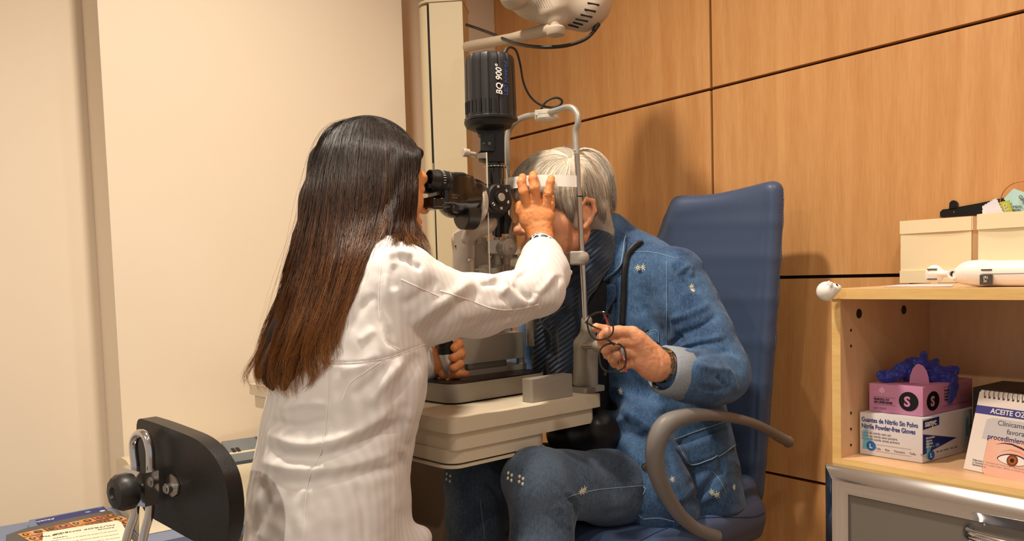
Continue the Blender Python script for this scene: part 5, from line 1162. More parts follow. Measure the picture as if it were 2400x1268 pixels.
folds(cm, [
 ([(960, 765), (1010, 725), (1062, 690), (1108, 652)], 13, .0060), ([(985, 790), (1040, 752), (1085, 712), (1130, 682)], 15, -.0065), ([(1010, 806), (1070, 780), (1130, 755)], 12, .0035),
 ([(940, 720), (985, 690), (1030, 655)], 13, -.004), ([(1140, 652), (1170, 650), (1184, 668), (1176, 690)], 7, .0060), ([(1125, 668), (1160, 664), (1172, 676)], 7, -.0070), ([(1186, 672), (1210, 700), (1232, 716)], 8, .0055), ([(1176, 690), (1196, 716), (1210, 730)], 9, -.005),
 ([(1202, 664), (1226, 690), (1246, 706)], 8, -.0060), ([(1240, 712), (1252, 700), (1256, 690)], 6, .005), ([(1212, 652), (1232, 640), (1240, 622)], 7, -.0050), ([(1195, 658), (1220, 636), (1236, 606)], 6, .0035), ([(1255, 690), (1275, 672), (1300, 640)], 8, .0045), ([(1270, 700), (1300, 670), (1315, 645)], 8, -.004),
 ([(1250, 640), (1262, 610), (1268, 590)], 5, -.003), ([(1100, 776), (1180, 748), (1260, 728)], 12, -.004), ([(1080, 745), (1150, 722), (1220, 716)], 14, .0035),
 ([(935, 605), (955, 608), (975, 622), (990, 628)], 7, -.006), ([(908, 600), (940, 592), (965, 603)], 9, .007), ([(925, 618), (920, 650), (925, 680)], 8, -.0045),
 ([(898, 600), (890, 660), (889, 730), (903, 796), (935, 818)], 4, -.0030), ([(905, 640), (903, 720), (915, 780)], 8, .0035),
 ([(730, 843), (800, 852), (900, 842), (1000, 806)], 3.5, -.0028), ([(800, 875), (850, 855), (890, 830)], 14, .003),
 ([(770, 855), (768, 950), (755, 1050), (722, 1130), (712, 1268)], 3, -.0024), ([(1010, 830), (985, 880), (965, 960), (950, 1040)], 14, .0060), ([(980, 830), (940, 900), (915, 980)], 14, -.0060), ([(950, 840), (900, 900), (860, 950)], 13, .005), ([(915, 850), (860, 905), (820, 930)], 12, -.0035),
 ([(615, 1010), (700, 1040), (790, 1030), (880, 985), (950, 930)], 13, .0060), ([(610, 1045), (700, 1072), (800, 1058), (900, 1015), (955, 980)], 14, -.0070), ([(600, 1080), (700, 1100), (820, 1090), (950, 1040)], 13, .0050), ([(640, 1130), (740, 1130), (860, 1110), (960, 1085)], 12, -.005),
 ([(625, 985), (700, 1000), (780, 985)], 11, -.004), ([(940, 1060), (955, 1110), (972, 1165)], 10, -.006), ([(900, 1060), (925, 1130), (930, 1200)], 10, .004), ([(720, 1130), (700, 1190), (705, 1260)], 14, .004), ([(830, 1130), (850, 1200), (860, 1268)], 14, -.0035), ([(600, 1120), (620, 1180), (600, 1250)], 14, -.004),
 ([(820, 770), (850, 720), (880, 690)], 11, -.0030), ([(840, 800), (880, 770)], 10, .003), ([(650, 960), (720, 945), (770, 950)], 10, .003)])
noise_disp(cm, .0035, 16, 5); noise_disp(cm, .0012, 45, 8)
co_ = link('lab_coat', cm, M_coat, doc, True); SC_ = Surf(cm)
seam('seam', [(897, 602), (889, 660), (888, 730), (902, 796), (936, 819)], SC_, M_seamw, co_, .0007); seam('seam', [(732, 843), (800, 851), (900, 841), (1000, 806)], SC_, M_seamw, co_, .0006)
seam('seam', [(940, 655), (1000, 682), (1028, 694)], SC_, M_seamw, co_, .0009); seam('seam', [(1032, 682), (1090, 700), (1150, 722), (1200, 726), (1262, 714)], SC_, M_seamw, co_, .0010); seam('seam', [(770, 856), (768, 950), (755, 1050), (722, 1130), (712, 1262)], SC_, M_seamw, co_, .0006)
seam('seam', [(1272, 566), (1262, 600), (1244, 638), (1232, 652)], SC_, M_seamw, co_, .0005); seam('seam', [(905, 840), (860, 870), (820, 900), (802, 940)], SC_, M_seamw, co_, .0006)
# collar and cuff facing
s = Sdf(.0022); s.chain([P(838, 598, 1.49), P(858, 590, 1.475), P(885, 596, 1.49)], [.014, .018, .014], .02, flat=((0, 1, 0), .8)); link('collar', s.mesh('collar'), M_coat, co_, True)
cfp = P(1270, 590, 1.800); cd = (P(1266, 555, 1.80)-P(1270, 620, 1.74)).normalized()
bm = NB(); lathe(bm, cfp-cd*.012, cd, [(.0345, 0), (.0370, .006), (.0375, .016), (.0345, .0162), (.034, .004)], 40, cap=False); obj('cuff', bm, M_coat, co_, smooth=True, autosmooth=60)
M_pat = mat('patterned_band', (238, 240, 240), .5)
nt = M_pat.node_tree; v_ = nt.nodes.new('ShaderNodeTexVoronoi'); v_.feature = 'DISTANCE_TO_EDGE'; v_.inputs['Scale'].default_value = 75; tcn = nt.nodes.new('ShaderNodeTexCoord'); nt.links.new(tcn.outputs['Object'], v_.inputs['Vector'])
rp = nt.nodes.new('ShaderNodeValToRGB'); rp.color_ramp.interpolation = 'CONSTANT'; rp.color_ramp.elements[0].color = lin(238, 240, 240); rp.color_ramp.elements[1].position = .12; rp.color_ramp.elements[1].color = lin(38, 52, 66); nt.links.new(v_.outputs[0], rp.inputs[0]); nt.links.new(rp.outputs[0], nt.nodes['Principled BSDF'].inputs[0])
bm = NB(); bc_ = P(1276, 580, 1.808); bdv = (cd+Vector((.50, -.1, 0))).normalized(); tube(bm, [bc_+(frame(*(lambda a: (a, bdv.cross(a), bdv))(bdv.orthogonal().normalized())) @ Vector((.0300*math.cos(t_), .0300*math.sin(t_), 0))) for t_ in np.linspace(0, 2*math.pi, 40, endpoint=False)], .0075, 12, closed=True, flat=(bdv, 1.25)); obj('wrist_band', bm, M_pat, doc, smooth=True)['label'] = 'navy and white patterned wrist band'
# hair
M_hairD = hair_mat('hair_brown', [(0, (24, 18, 16)), (.30, (44, 31, 24)), (.50, (78, 50, 34)), (.74, (124, 80, 46)), (1, (176, 118, 64))], .42, .5)
M_hairV = hair_mat('hair_brown_inner', [(0, (20, 14, 12)), (1, (34, 23, 17))], .75, .2)
GD = [
 [(812, 284, 1.66), (765, 305, 1.62), (733, 370, 1.58), (714, 460, 1.54), (695, 560, 1.50), (665, 660, 1.475), (625, 780, 1.46), (596, 850, 1.45), (583, 885, 1.45), (600, 905, 1.45)],
 [(822, 280, 1.65), (785, 297, 1.60), (755, 370, 1.54), (738, 470, 1.50), (718, 580, 1.455), (690, 690, 1.425), (655, 790, 1.41), (632, 860, 1.40), (634, 895, 1.40), (652, 915, 1.40)],
 [(835, 277, 1.64), (808, 292, 1.58), (785, 370, 1.515), (773, 480, 1.47), (757, 600, 1.425), (730, 700, 1.385), (700, 800, 1.365), (680, 870, 1.36), (682, 910, 1.36), (692, 934, 1.36)],
 [(848, 275, 1.63), (838, 292, 1.56), (823, 370, 1.50), (815, 480, 1.455), (803, 590, 1.415), (778, 700, 1.365), (748, 790, 1.34), (728, 850, 1.335), (742, 890, 1.335), (720, 912, 1.335)],
 [(862, 275, 1.63), (868, 292, 1.56), (864, 370, 1.495), (857, 480, 1.455), (838, 580, 1.425), (808, 690, 1.37), (776, 780, 1.335), (770, 825, 1.33), (784, 850, 1.33), (755, 868, 1.33)],
 [(875, 276, 1.63), (898, 296, 1.57), (904, 370, 1.505), (898, 470, 1.475), (878, 560, 1.455), (852, 620, 1.425), (832, 680, 1.39), (800, 740, 1.355), (790, 790, 1.34), (772, 822, 1.335)],
 [(886, 278, 1.635), (925, 302, 1.585), (938, 370, 1.535), (936, 460, 1.51), (922, 545, 1.50), (905, 575, 1.49), (890, 590, 1.485)],
 [(893, 281, 1.64), (944, 312, 1.61), (966, 365, 1.585), (962, 450, 1.55), (950, 530, 1.535), (958, 575, 1.525), (975, 600, 1.52)],
 [(898, 285, 1.65), (955, 322, 1.635), (981, 368, 1.625), (968, 430, 1.585), (966, 510, 1.565), (982, 570, 1.545), (1010, 628, 1.53)]]
hv = Sdf(.0032)
hv.ell(DL(0, -.015, .036), (.084, .103, .093), DR, .01); 
for g, rr_ in ((GD[1], .030), (GD[2], .034), (GD[3], .036), (GD[4], .034), (GD[5], .030)):
    q = PP(g); hv.chain([p+Vector((-.1, .98, 0))*(rr_+.020) for p in q[2:]], [rr_*.85]*3+[rr_*.7]*2+[rr_*.55, rr_*.4, rr_*.3][:max(0, len(q)-7)]+[rr_*.3]*max(0, len(q)-2-5-3), .035)
for g, rr_ in ((GD[0], .020), (GD[6], .028), (GD[7], .020)):
    q = PP(g); hv.chain([p+Vector((.18, .98, 0))*(rr_+.018) for p in q[2:-1]], [rr_*.9]+[rr_*.7]*2+[rr_*.4]*max(0, len(q)-6), .03)
hv.ell(DL(0, .085, -.035), (.075, .065, .085), DR, .02, op='s'); hv.ell(DL(.09, .075, -.04), (.05, .045, .09), DR, .015, op='s')
for yy in (1.52, 1.57, 1.62, 1.67): hv.rc(P(1000, 392, yy), P(1004, 560, yy), .026, .026, .01, op='s')
hvm = hv.mesh('hair', 2); at = hvm.attributes.new('along', 'FLOAT', 'POINT'); at.data.foreach_set('value', np.full(len(hvm.vertices), .3, np.float32))
hb = link('hair', hvm, M_hairV, doc, True); SHD = Surf(hvm, cm)
def onhd(g, d=.002):
    out = []
    for i, (a, b, c) in enumerate(g):
        q, n_ = SHD.at(a, b, 0); yy = c
        if q is not None and abs(q.y-c) < .12: yy = q.y-d
        elif i and out: yy = out[-1][2]+(c-g[i-1][2])
        out.append((a, b, yy))
    for _ in range(1): out = [out[0]]+[(o[0], o[1], min(o[2], (p[2]+o[2]+n[2])/3)) for p, o, n in zip(out, out[1:], out[2:])]+[out[-1]]
    return out
def dens(g): s_ = spline([(a, b, c*1000) for a, b, c in g], 3); return [(p.x, p.y, p.z/1000) for p in s_]
GD = [onhd(dens(g)) for g in GD]
hs = strands('hair_strands', GD, 11000, M_hairD, hb, jit=.006, rad=.00045, seg=26, depth=.004, clump=.62, tipfrac=(.78, 1.0), frizz=.0026, seed=3, wave=.013); hs['kind'] = 'stuff'
fz = strands('loose_hair', GD[:6], 320, M_hairD, hb, jit=.020, rad=.00020, seg=18, depth=.004, clump=0, frizz=.008, seed=5); fz['kind'] = 'stuff'
lk = strands('front_lock', [[(852, 500, 1.45), (842, 570, 1.425), (832, 640, 1.385), (818, 720, 1.355), (812, 770, 1.34), (826, 806, 1.335)], [(866, 500, 1.46), (858, 570, 1.43), (848, 640, 1.39), (838, 700, 1.36), (822, 760, 1.345), (815, 790, 1.34)]], 420, M_hairD, hb, jit=.0025, rad=.0004, seg=16, depth=.006, clump=.3, frizz=.002, seed=6)
lk['kind'] = 'stuff'
lk2 = strands('side_lock', [[(955, 480, 1.555), (962, 540, 1.545), (972, 585, 1.535), (985, 612, 1.53)], [(966, 480, 1.57), (975, 540, 1.56), (992, 590, 1.545), (1022, 634, 1.53)]], 420, M_hairD, hb, jit=.005, rad=.0004, seg=14, depth=.02, clump=.2, frizz=.004, seed=8); lk2['kind'] = 'stuff'

# ------------------------------------------------------------------ the patient
pat = empty('person', Vector((.36, 2.02, 0)), 'person with short grey hair in denim jacket and jeans, chin on the chin rest', 'person')
PF = Vector((-.851, -.525, -.03)).normalized(); PC = P(1316, 500, 1.955); PS = 1.11
sp_ = Sdf(.0020); PR, PL = head_sdf(sp_, PC, PF, PS)
sp_.chain([PL(0, -.03, -.06), P(1395, 585, 2.01), P(1425, 640, 2.04)], [.056, .054, .06], .03)
sp_.rc(PL(-.045, .05, -.062), PL(-.02, .075, -.095), .014, .012, .02)
phm = sp_.mesh('h')
folds(phm, [([(1234, 552), (1231, 566), (1222, 584)], 3, -.0022), ([(1246, 556), (1250, 572), (1243, 590)], 3, -.002), ([(1222, 572), (1240, 570)], 2, -.002), ([(1330, 560), (1320, 590)], 6, -.0015)])
fP = Vector((-.745, -.667, 0))
LS = P(1580, 650, 1.90); RS = LS+TA*.37
pb_ = Sdf(.006)
ptor = [((1552, 1190), .17), ((1540, 1100), .165), ((1528, 1000), .160), ((1510, 900), .165), ((1490, 800), .165), ((1465, 700), .15)]
pb_.chain([P(a[0], a[1], 2.03) for a, r_ in ptor], [r_ for a, r_ in ptor], .03, flat=(fP, .64)); pb_.chain([LS, P(1450, 640, 2.04), RS], [.05, .06, .05], .04)
EL = P(1692, 868, 1.79); WR = P(1556, 858, 1.685)
pb_.chain([LS, EL, WR], [.048, .040, .030], .02)
RE = Vector((.05, 2.16, .82)); RW = Vector((.03, 1.98, .75)); pb_.chain([RS, RE, RW], [.048, .04, .03], .02); pb_.ell(RW+Vector((-.03, -.06, -.01)), (.03, .05, .02), None, .02)
HL, KL = P(1560, 1150, 1.96), P(1258, 1128, 1.66); AL = P(1268, 1290, 1.66); HRt = HL+TA*.19; KR = P(1112, 1122, 1.84); ARt = P(1116, 1290, 1.84)
for h_, k_, a_ in ((HL, KL, AL), (HRt, KR, ARt)):
    pb_.chain([h_, k_, a_, Vector((a_.x-.01, a_.y, .09)), Vector((a_.x-.10, a_.y-.06, .035))], [.07, .055, .045, .035, .03], .03)
# patient's left hand closed around the glasses
ph = Sdf(.0012); YG = 1.64
def g_q(px, py, d=0): return P(px, py, YG+d)
ph.chain([g_q(1590, 868, .06), g_q(1548, 858, .035), g_q(1530, 850, .022)], [.030, .0285, .0285], .01)
ph.rc(g_q(1532, 850, .020), g_q(1492, 800, .004), .027, .020, .015); ph.rc(g_q(1530, 862, .022), g_q(1500, 848, .010), .026, .018, .015); ph.rc(g_q(1525, 830, .018), g_q(1482, 782, .0), .022, .0145, .012)
for pts, rr_ in (([(1482, 780, 0), (1450, 777, -.008), (1425, 780, -.010), (1412, 792, -.002), (1412, 806, .012)], [.0132, .0118, .0115, .0112, .010]),
                 ([(1492, 806, .002), (1458, 801, -.006), (1432, 806, -.006), (1420, 818, .004), (1424, 832, .016)], [.0128, .0112, .0108, .0105, .0095]),
                 ([(1500, 830, .005), (1468, 825, -.003), (1446, 832, -.003), (1436, 842, .006), (1440, 852, .018)], [.0125, .0108, .0105, .0098, .009]),
                 ([(1498, 856, .012), (1478, 850, .006), (1462, 856, .006), (1456, 862, .012)], [.0118, .010, .0095, .009])): ph.chain(PP([(a, b, YG+c) for a, b, c in pts]), rr_, .0028)
ph.chain([g_q(1505, 800, .03), g_q(1450, 790, .03), g_q(1420, 776, .018), g_q(1398, 768, .010)], [.016, .0135, .0115, .0095], .006)
pm_ = ph.mesh('hand'); noise_disp(pm_, .0005, 150, 6)
folds(pm_, [([(1530, 900), (1548, 860), (1540, 812)], 4, -.0012), ([(1500, 890), (1522, 850), (1512, 812)], 8, .001), ([(1478, 790), (1455, 792), (1440, 793)], 2.5, -.0015), ([(1490, 818), (1460, 815), (1442, 820)], 2.5, -.0015), ([(1476, 838), (1472, 845), (1464, 850)], 2.5, -.0012), ([(1495, 775), (1515, 800), (1530, 820)], 5, .001)])
pbody = join_me('body', [pb_.mesh('b'), phm, pm_]); link('body', pbody, M_skinP, pat, True)['label'] = 'fair skin of face and hand'
# eyes and mouth
M_lip = mat('lip', (190, 110, 96), .5); M_eye = mat('eyeball', (238, 234, 228), .15); M_iris = mat('iris', (70, 80, 80), .2)
for R_, L_, par, sc_h in ((PR, PL, pat, PS), (DR, DL, doc, 1.03)):
    for e in (-1, 1):
        bm = NB(); c = L_(e*.031, .0765 if sc_h > 1.05 else .068, -.0015); bmesh.ops.create_uvsphere(bm, u_segments=20, v_segments=12, radius=.0118*sc_h, matrix=Matrix.Translation(c)); eb = obj('eye', bm, M_eye, par, smooth=True)
        bm = NB(); d_ = R_ @ Vector((0, 1, 0)); lathe(bm, c+d_*.0106*sc_h, d_, [(.0055, 0), (.0053, .0008), (.003, .0016)], 20); obj('iris', bm, M_iris, eb, smooth=True)
# jeans
jn = Sdf(.0035)
jn.chain([HL+Vector((.02, .02, .0)), (HL+KL)/2+UP*-.002, KL], [.095, .078, .067], .03); jn.chain([KL, P(1272, 1190, 1.675), AL, Vector((AL.x, AL.y, .12))], [.067, .066, .064, .058], .02)
jn.chain([HRt, (HRt+KR)/2, KR], [.095, .078, .068], .03); jn.chain([KR, P(1116, 1200, 1.845), ARt, Vector((ARt.x, ARt.y, .12))], [.068, .066, .063, .058], .02); jn.chain([HL, HRt], [.11, .11], .04)
jm = jn.mesh('jeans', 1)
folds(jm, [([(1330, 1166), (1350, 1178), (1352, 1210), (1346, 1232)], 6, -.008), ([(1322, 1150), (1342, 1160), (1362, 1190)], 7, .004), ([(1300, 1180), (1325, 1200), (1335, 1240)], 8, .005), ([(1290, 1130), (1320, 1150), (1335, 1170)], 8, -.003), ([(1280, 1200), (1300, 1225), (1320, 1250)], 8, -.004), ([(1130, 1120), (1160, 1150), (1175, 1180)], 8, -.005), ([(1140, 1100), (1180, 1120)], 8, .004), ([(1210, 1100), (1240, 1090), (1290, 1085)], 12, .002), ([(1400, 1090), (1450, 1100), (1500, 1130)], 12, -.004), ([(1420, 1070), (1480, 1085), (1520, 1110)], 12, .004), ([(1340, 1230), (1400, 1210), (1480, 1195)], 9, -.003)])
noise_disp(jm, .0028, 20, 11); jo_ = link('jeans', jm, M_jean, pat, True); SJ = Surf(jm)
seam('stitching', [(1326, 1168), (1345, 1160), (1400, 1148), (1460, 1142), (1512, 1138)], SJ, M_stitch, jo_, .0007); seam('stitching', [(1125, 1170), (1130, 1210), (1136, 1262)], SJ, M_stitch, jo_, .0006)
# black top and the ribbed scarf
M_top = mat('black_top', (16, 18, 24), .85)
ins = Sdf(.004); ins.chain([P(a[0]-14, a[1], 2.02) for a, r_ in ptor], [r_*.96 for a, r_ in ptor], .03, flat=(fP, .62)); ins.chain([P(1370, 660, 1.98), P(1350, 800, 1.97), P(1355, 950, 1.97)], [.06, .06, .06], .03); ins.chain([RS, RE, RW+Vector((.0, .03, 0))], [.062, .055, .045], .03)
link('top', ins.mesh('top'), M_top, pat, True)
M_sc = mat('navy_knit', (22, 42, 66), .9, sheen=.3)
nt = M_sc.node_tree; tcn = nt.nodes.new('ShaderNodeTexCoord'); mpn = nt.nodes.new('ShaderNodeMapping'); nt.links.new(tcn.outputs['Object'], mpn.inputs[0]); mpn.inputs['Rotation'].default_value = (0, math.radians(38), 0)
wn = nt.nodes.new('ShaderNodeTexWave'); wn.inputs['Scale'].default_value = 34; wn.inputs['Distortion'].default_value = 1.2; wn.bands_direction = 'Z'; nt.links.new(mpn.outputs[0], wn.inputs[0])
bn = nt.nodes.new('ShaderNodeBump'); bn.inputs['Distance'].default_value = .004; bn.inputs['Strength'].default_value = .9; nt.links.new(wn.outputs[1], bn.inputs['Height']); nt.links.new(bn.outputs[0], nt.nodes['Principled BSDF'].inputs['Normal'])
sc2 = Sdf(.003)
sc2.chain([P(1405, 530, 1.99), P(1398, 570, 1.95), P(1385, 610, 1.93), P(1360, 650, 1.92), P(1330, 680, 1.93)], [.030, .038, .042, .042, .036], .02); sc2.chain([P(1430, 540, 2.03), P(1425, 590, 2.02), P(1410, 640, 1.98)], [.03, .036, .034], .03)
sc2.chain([P(1350, 650, 1.92), P(1318, 700, 1.91), P(1292, 745, 1.915)], [.042, .040, .030], .02); sc2.chain([P(1340, 690, 1.925), P(1330, 770, 1.915), P(1322, 860, 1.92), P(1318, 930, 1.93)], [.045, .044, .044, .040], .02, flat=(fP, .6)); sc2.chain([P(1280, 760, 1.96), P(1272, 860, 1.97), P(1268, 930, 1.98)], [.03, .03, .03], .01, flat=(fP, .7))
scm = sc2.mesh('scarf', 1); folds(scm, [([(1400, 570), (1375, 620), (1330, 670)], 9, -.006), ([(1300, 740), (1298, 800), (1302, 870)], 8, -.006), ([(1345, 720), (1350, 800), (1352, 870)], 8, .005), ([(1330, 720), (1290, 748)], 7, -.006)]); noise_disp(scm, .004, 22, 3)
link('scarf', scm, M_sc, pat, True)
# jacket
jk = Sdf(.0035)
jtor = [((1563, 1205), .196), ((1560, 1160), .200), ((1552, 1100), .198), ((1540, 1020), .190), ((1520, 920), .186), ((1500, 820), .182), ((1480, 740), .172), ((1468, 690), .155)]
jk.chain([P(a[0], a[1], 2.03) for a, r_ in jtor], [r_ for a, r_ in jtor], .03, flat=(fP, .66))
jk.chain([LS+Vector((-.005, 0, .004)), P(1500, 640, 1.98), P(1440, 610, 2.04), RS], [.062, .068, .07, .06], .04)
jk.chain([P(1585, 655, 1.90), P(1612, 720, 1.875), P(1648, 790, 1.835), P(1682, 862, 1.80), P(1692, 882, 1.785)], [.064, .067, .064, .060, .056], .025)
jk.chain([P(1690, 880, 1.785), P(1650, 888, 1.745), P(1610, 880, 1.715), P(1585, 872, 1.70)], [.056, .056, .052, .047], .02)
jk.chain([RS, RE, RW+Vector((.0, .04, 0))], [.066, .060, .05], .03)
jk.rc(P(1440, 590, 2.03), P(1425, 545, 2.03), .058, .050, .03)
# open front: cut away to the wearer's right of the button edge
cutp = [(1400, 500), (1352, 600), (1330, 680), (1312, 760), (1305, 860), (1318, 940), (1345, 1010), (1385, 1080), (1432, 1140), (1430, 1210), (1420, 1260)]
jk.chain([P(a, b, 1.90) for a, b in cutp], [.030, .064, .068, .069, .069, .067, .064, .060, .054, .052, .06], .008)
for i in range(len(cutp)-1): jk.pr[-1-i] = jk.pr[-1-i][:6]+('s', None)
jk.chain([P(1505, 1000, 1.90), P(1514, 1080, 1.86), P(1536, 1150, 1.835), P(1560, 1200, 1.84)], [.066, .072, .074, .072], .035)
zhem = P(1545, 1216, 1.86).z; jk.box((.40, 2.0, zhem-.12), (.5, .6, .12), None, .002, .006, op='s')
jkm = jk.mesh('denim_jacket', 1)
folds(jkm, [
 ([(1585, 815), (1640, 800), (1700, 790)], 8, 0.0075), ([(1575, 790), (1640, 765), (1680, 740)], 9, -0.0083), ([(1565, 750), (1620, 735), (1665, 712)], 9, 0.0067), ([(1600, 840), (1660, 825), (1715, 825)], 7, -0.0090), ([(1600, 822), (1680, 822), (1735, 850)], 6, 0.0045),
 ([(1570, 790), (1562, 700), (1562, 620)], 4, -0.0060), ([(1590, 640), (1615, 625), (1622, 650)], 7, 0.0060), ([(1578, 620), (1600, 660), (1640, 680)], 8, -0.0060), ([(1600, 810), (1590, 790), (1570, 812)], 5, -0.0090),
 ([(1700, 860), (1718, 880), (1722, 915)], 6, 0.0060), ([(1680, 880), (1700, 905)], 5, -0.0060), ([(1630, 905), (1680, 915), (1710, 905)], 7, -0.0045), ([(1622, 850), (1660, 862), (1700, 868)], 8, 0.0045),
 ([(1500, 700), (1520, 760), (1500, 800)], 12, -0.0045), ([(1440, 900), (1500, 950), (1560, 960)], 11, 0.0060), ([(1420, 930), (1480, 1000), (1560, 1010)], 11, -0.0075), ([(1400, 960), (1450, 1030), (1500, 1090)], 9, 0.0060), ([(1520, 1010), (1560, 1050), (1580, 1120)], 9, -0.0060),
 ([(1640, 1180), (1680, 1150), (1712, 1100)], 9, 0.0075), ([(1600, 1190), (1650, 1150), (1700, 1080)], 9, -0.0075), ([(1560, 1200), (1620, 1150), (1660, 1110)], 9, 0.0060), ([(1500, 1160), (1490, 1190), (1510, 1210)], 6, -0.0060), ([(1660, 1050), (1690, 1080), (1700, 1130)], 6, -0.0060), ([(1530, 1130), (1560, 1170), (1590, 1210)], 8, 0.0060)])
noise_disp(jkm, .0040, 15, 7); noise_disp(jkm, .0014, 55, 2)
jo2 = link('denim_jacket', jkm, M_den, pat, True); SJK = Surf(jkm)
sewn('collar', [(1418, 528), (1440, 532), (1464, 552), (1470, 575), (1464, 618), (1452, 636), (1412, 668), (1404, 640), (1410, 580)], SJK, .006, M_den, jo2, .004)
sewn('lapel', [(1402, 676), (1436, 664), (1446, 670), (1444, 700), (1428, 726), (1414, 756), (1400, 730)], SJK, .003, M_den, jo2, .002)
seam('stitching', [(1468, 560), (1461, 616), (1450, 633), (1414, 664)], SJK, M_stitch, jo2, .0009, .0102); seam('stitching', [(1563, 812), (1562, 700), (1563, 612)], SJK, M_stitch, jo2, .0006, .001)
seam('stitching', [(1408, 860), (1392, 900), (1402, 960), (1436, 1052), (1470, 1100), (1506, 1138), (1512, 1150), (1498, 1172), (1492, 1196), (1504, 1214)], SJK, M_stitch, jo2, .0011, .0008); seam('stitching', [(1508, 1216), (1545, 1214), (1580, 1222)], SJK, M_stitch, jo2, .0012, .0008)
seam('stitching', [(1475, 590), (1530, 592), (1585, 606)], SJK, M_stitch, jo2, .0006, .0008)
cf_ = sewn('chest_pocket', [(1500, 786), (1540, 772), (1546, 804), (1530, 812), (1502, 812)], SJK, .0022, M_den, jo2, .0012); seam('stitching', [(1500, 787), (1540, 774), (1545, 803)], SJK, M_stitch, cf_, .0008, .0038)
pf = sewn('pocket_flap', [(1580, 1046), (1600, 1042), (1660, 1020), (1708, 998), (1714, 1022), (1720, 1046), (1672, 1076), (1622, 1094), (1606, 1090)], SJK, .0045, M_den, jo2, .002)
seam('stitching', [(1584, 1048), (1606, 1085), (1622, 1090), (1672, 1072), (1716, 1045)], SJK, M_stitch, pf, .0010, .0072); seam('stitching', [(1580, 1030), (1640, 1008), (1700, 988)], SJK, M_stitch, jo2, .0007, .001); seam('stitching', [(1672, 1106), (1690, 1130), (1700, 1155)], SJK, M_stitch, jo2, .0007, .001)
# turned-back cuff
cwd = (P(1600, 877, 1.712)-P(1540, 862, 1.675)).normalized(); c0 = P(1556, 866, 1.687)
bm = NB(); lathe(bm, c0-cwd*.004, cwd, [(.040, .004), (.0445, .0), (.050, .004), (.0535, .030), (.0545, .048), (.052, .052), (.046, .052)], 48, cap=False)
for v in bm.verts: v.co += Vector((0, 0, mnoise.noise(v.co*40)*.003))+cwd*mnoise.noise(v.co*25)*.004
cu_ = obj('cuff', bm, M_cuff, jo2, smooth=True, autosmooth=70); cu_['label'] = 'turned-back pale grey cuff'; sm = cu_.modifiers.new('thick', 'SOLIDIFY'); sm.thickness = .002
M_btn = mat('bronze_button', (62, 56, 48), .35, .7)
for px, py in ((1440, 1021), (1513, 1094)):
    q, n_ = SJK.at(px, py, .0005)
    if q: bm = NB(); lathe(bm, q, n_, [(.0085, 0), (.0088, .002), (.0070, .0032), (.0062, .0022), (.003, .0024), (.002, .0034)], 24); obj('button', bm, M_btn, jo2, smooth=True, autosmooth=40)
q, n_ = SJK.at(1402, 662, .004)
if q: bm = NB(); tube(bm, [q+Vector((.006*math.cos(t_), 0, .010*math.sin(t_))) for t_ in np.linspace(0, 2*math.pi, 20, endpoint=False)], .0018, 8, closed=True); obj('collar_loop', bm, M_cuff, jo2, smooth=True)
M_emb = mat('cream_embroidery', (228, 220, 196), .8); M_embd = mat('dark_embroidery', (30, 42, 60), .8)
def flower(px, py, r_, surf, parent, n_=8, dark=False, half=False):
    q, nn = surf.at(px, py, .0006)
    if q is None: return
    t1 = nn.orthogonal().normalized(); t2 = nn.cross(t1); bm = NB()
    for i in range(n_):
        a = (math.pi if half else 2*math.pi)*i/n_; e_ = q+(t1*math.cos(a)+t2*math.sin(a))*r_*(.8+.3*((i*7) % 3)/2); tube(bm, [q+(e_-q)*.18, e_], [.0009, .0006], 6)
    obj('embroidered_flower', bm, M_embd if dark else M_emb, parent, smooth=True)
for a in ((1495, 628, .0085), (1507, 627, .0085), (1454, 917, .0085), (1621, 672, .007), (1624, 681, .006), (1576, 1124, .007), (1668, 1154, .008), (1680, 1160, .009), (1720, 1142, .007)): flower(*a, SJK, jo2)
for a in ((1500, 636, .008), (1444, 912, .0)): flower(*a, SJK, jo2, 7, True)
def petals(px, py, surf, parent):
    bm = NB()
    for dx, dy in ((-4, -9), (4, -4), (-5, 3), (3, 8)):
        q, nn = surf.at(px+dx, py+dy, .0004)
        if q: bmesh.ops.create_uvsphere(bm, u_segments=10, v_segments=6, radius=.0036, matrix=Matrix.Translation(q) @ Matrix.Diagonal((.8, .5, 1, 1)))
    if len(bm.verts): obj('embroidered_petals', bm, M_emb, parent, smooth=True)
for a in ((1052, 1120), (1222, 1126), (1196, 1118)): petals(*a, SJ, jo_)
for a in ((1362, 1152, .008), (1369, 1149, .009)): flower(*a, SJ, jo_)
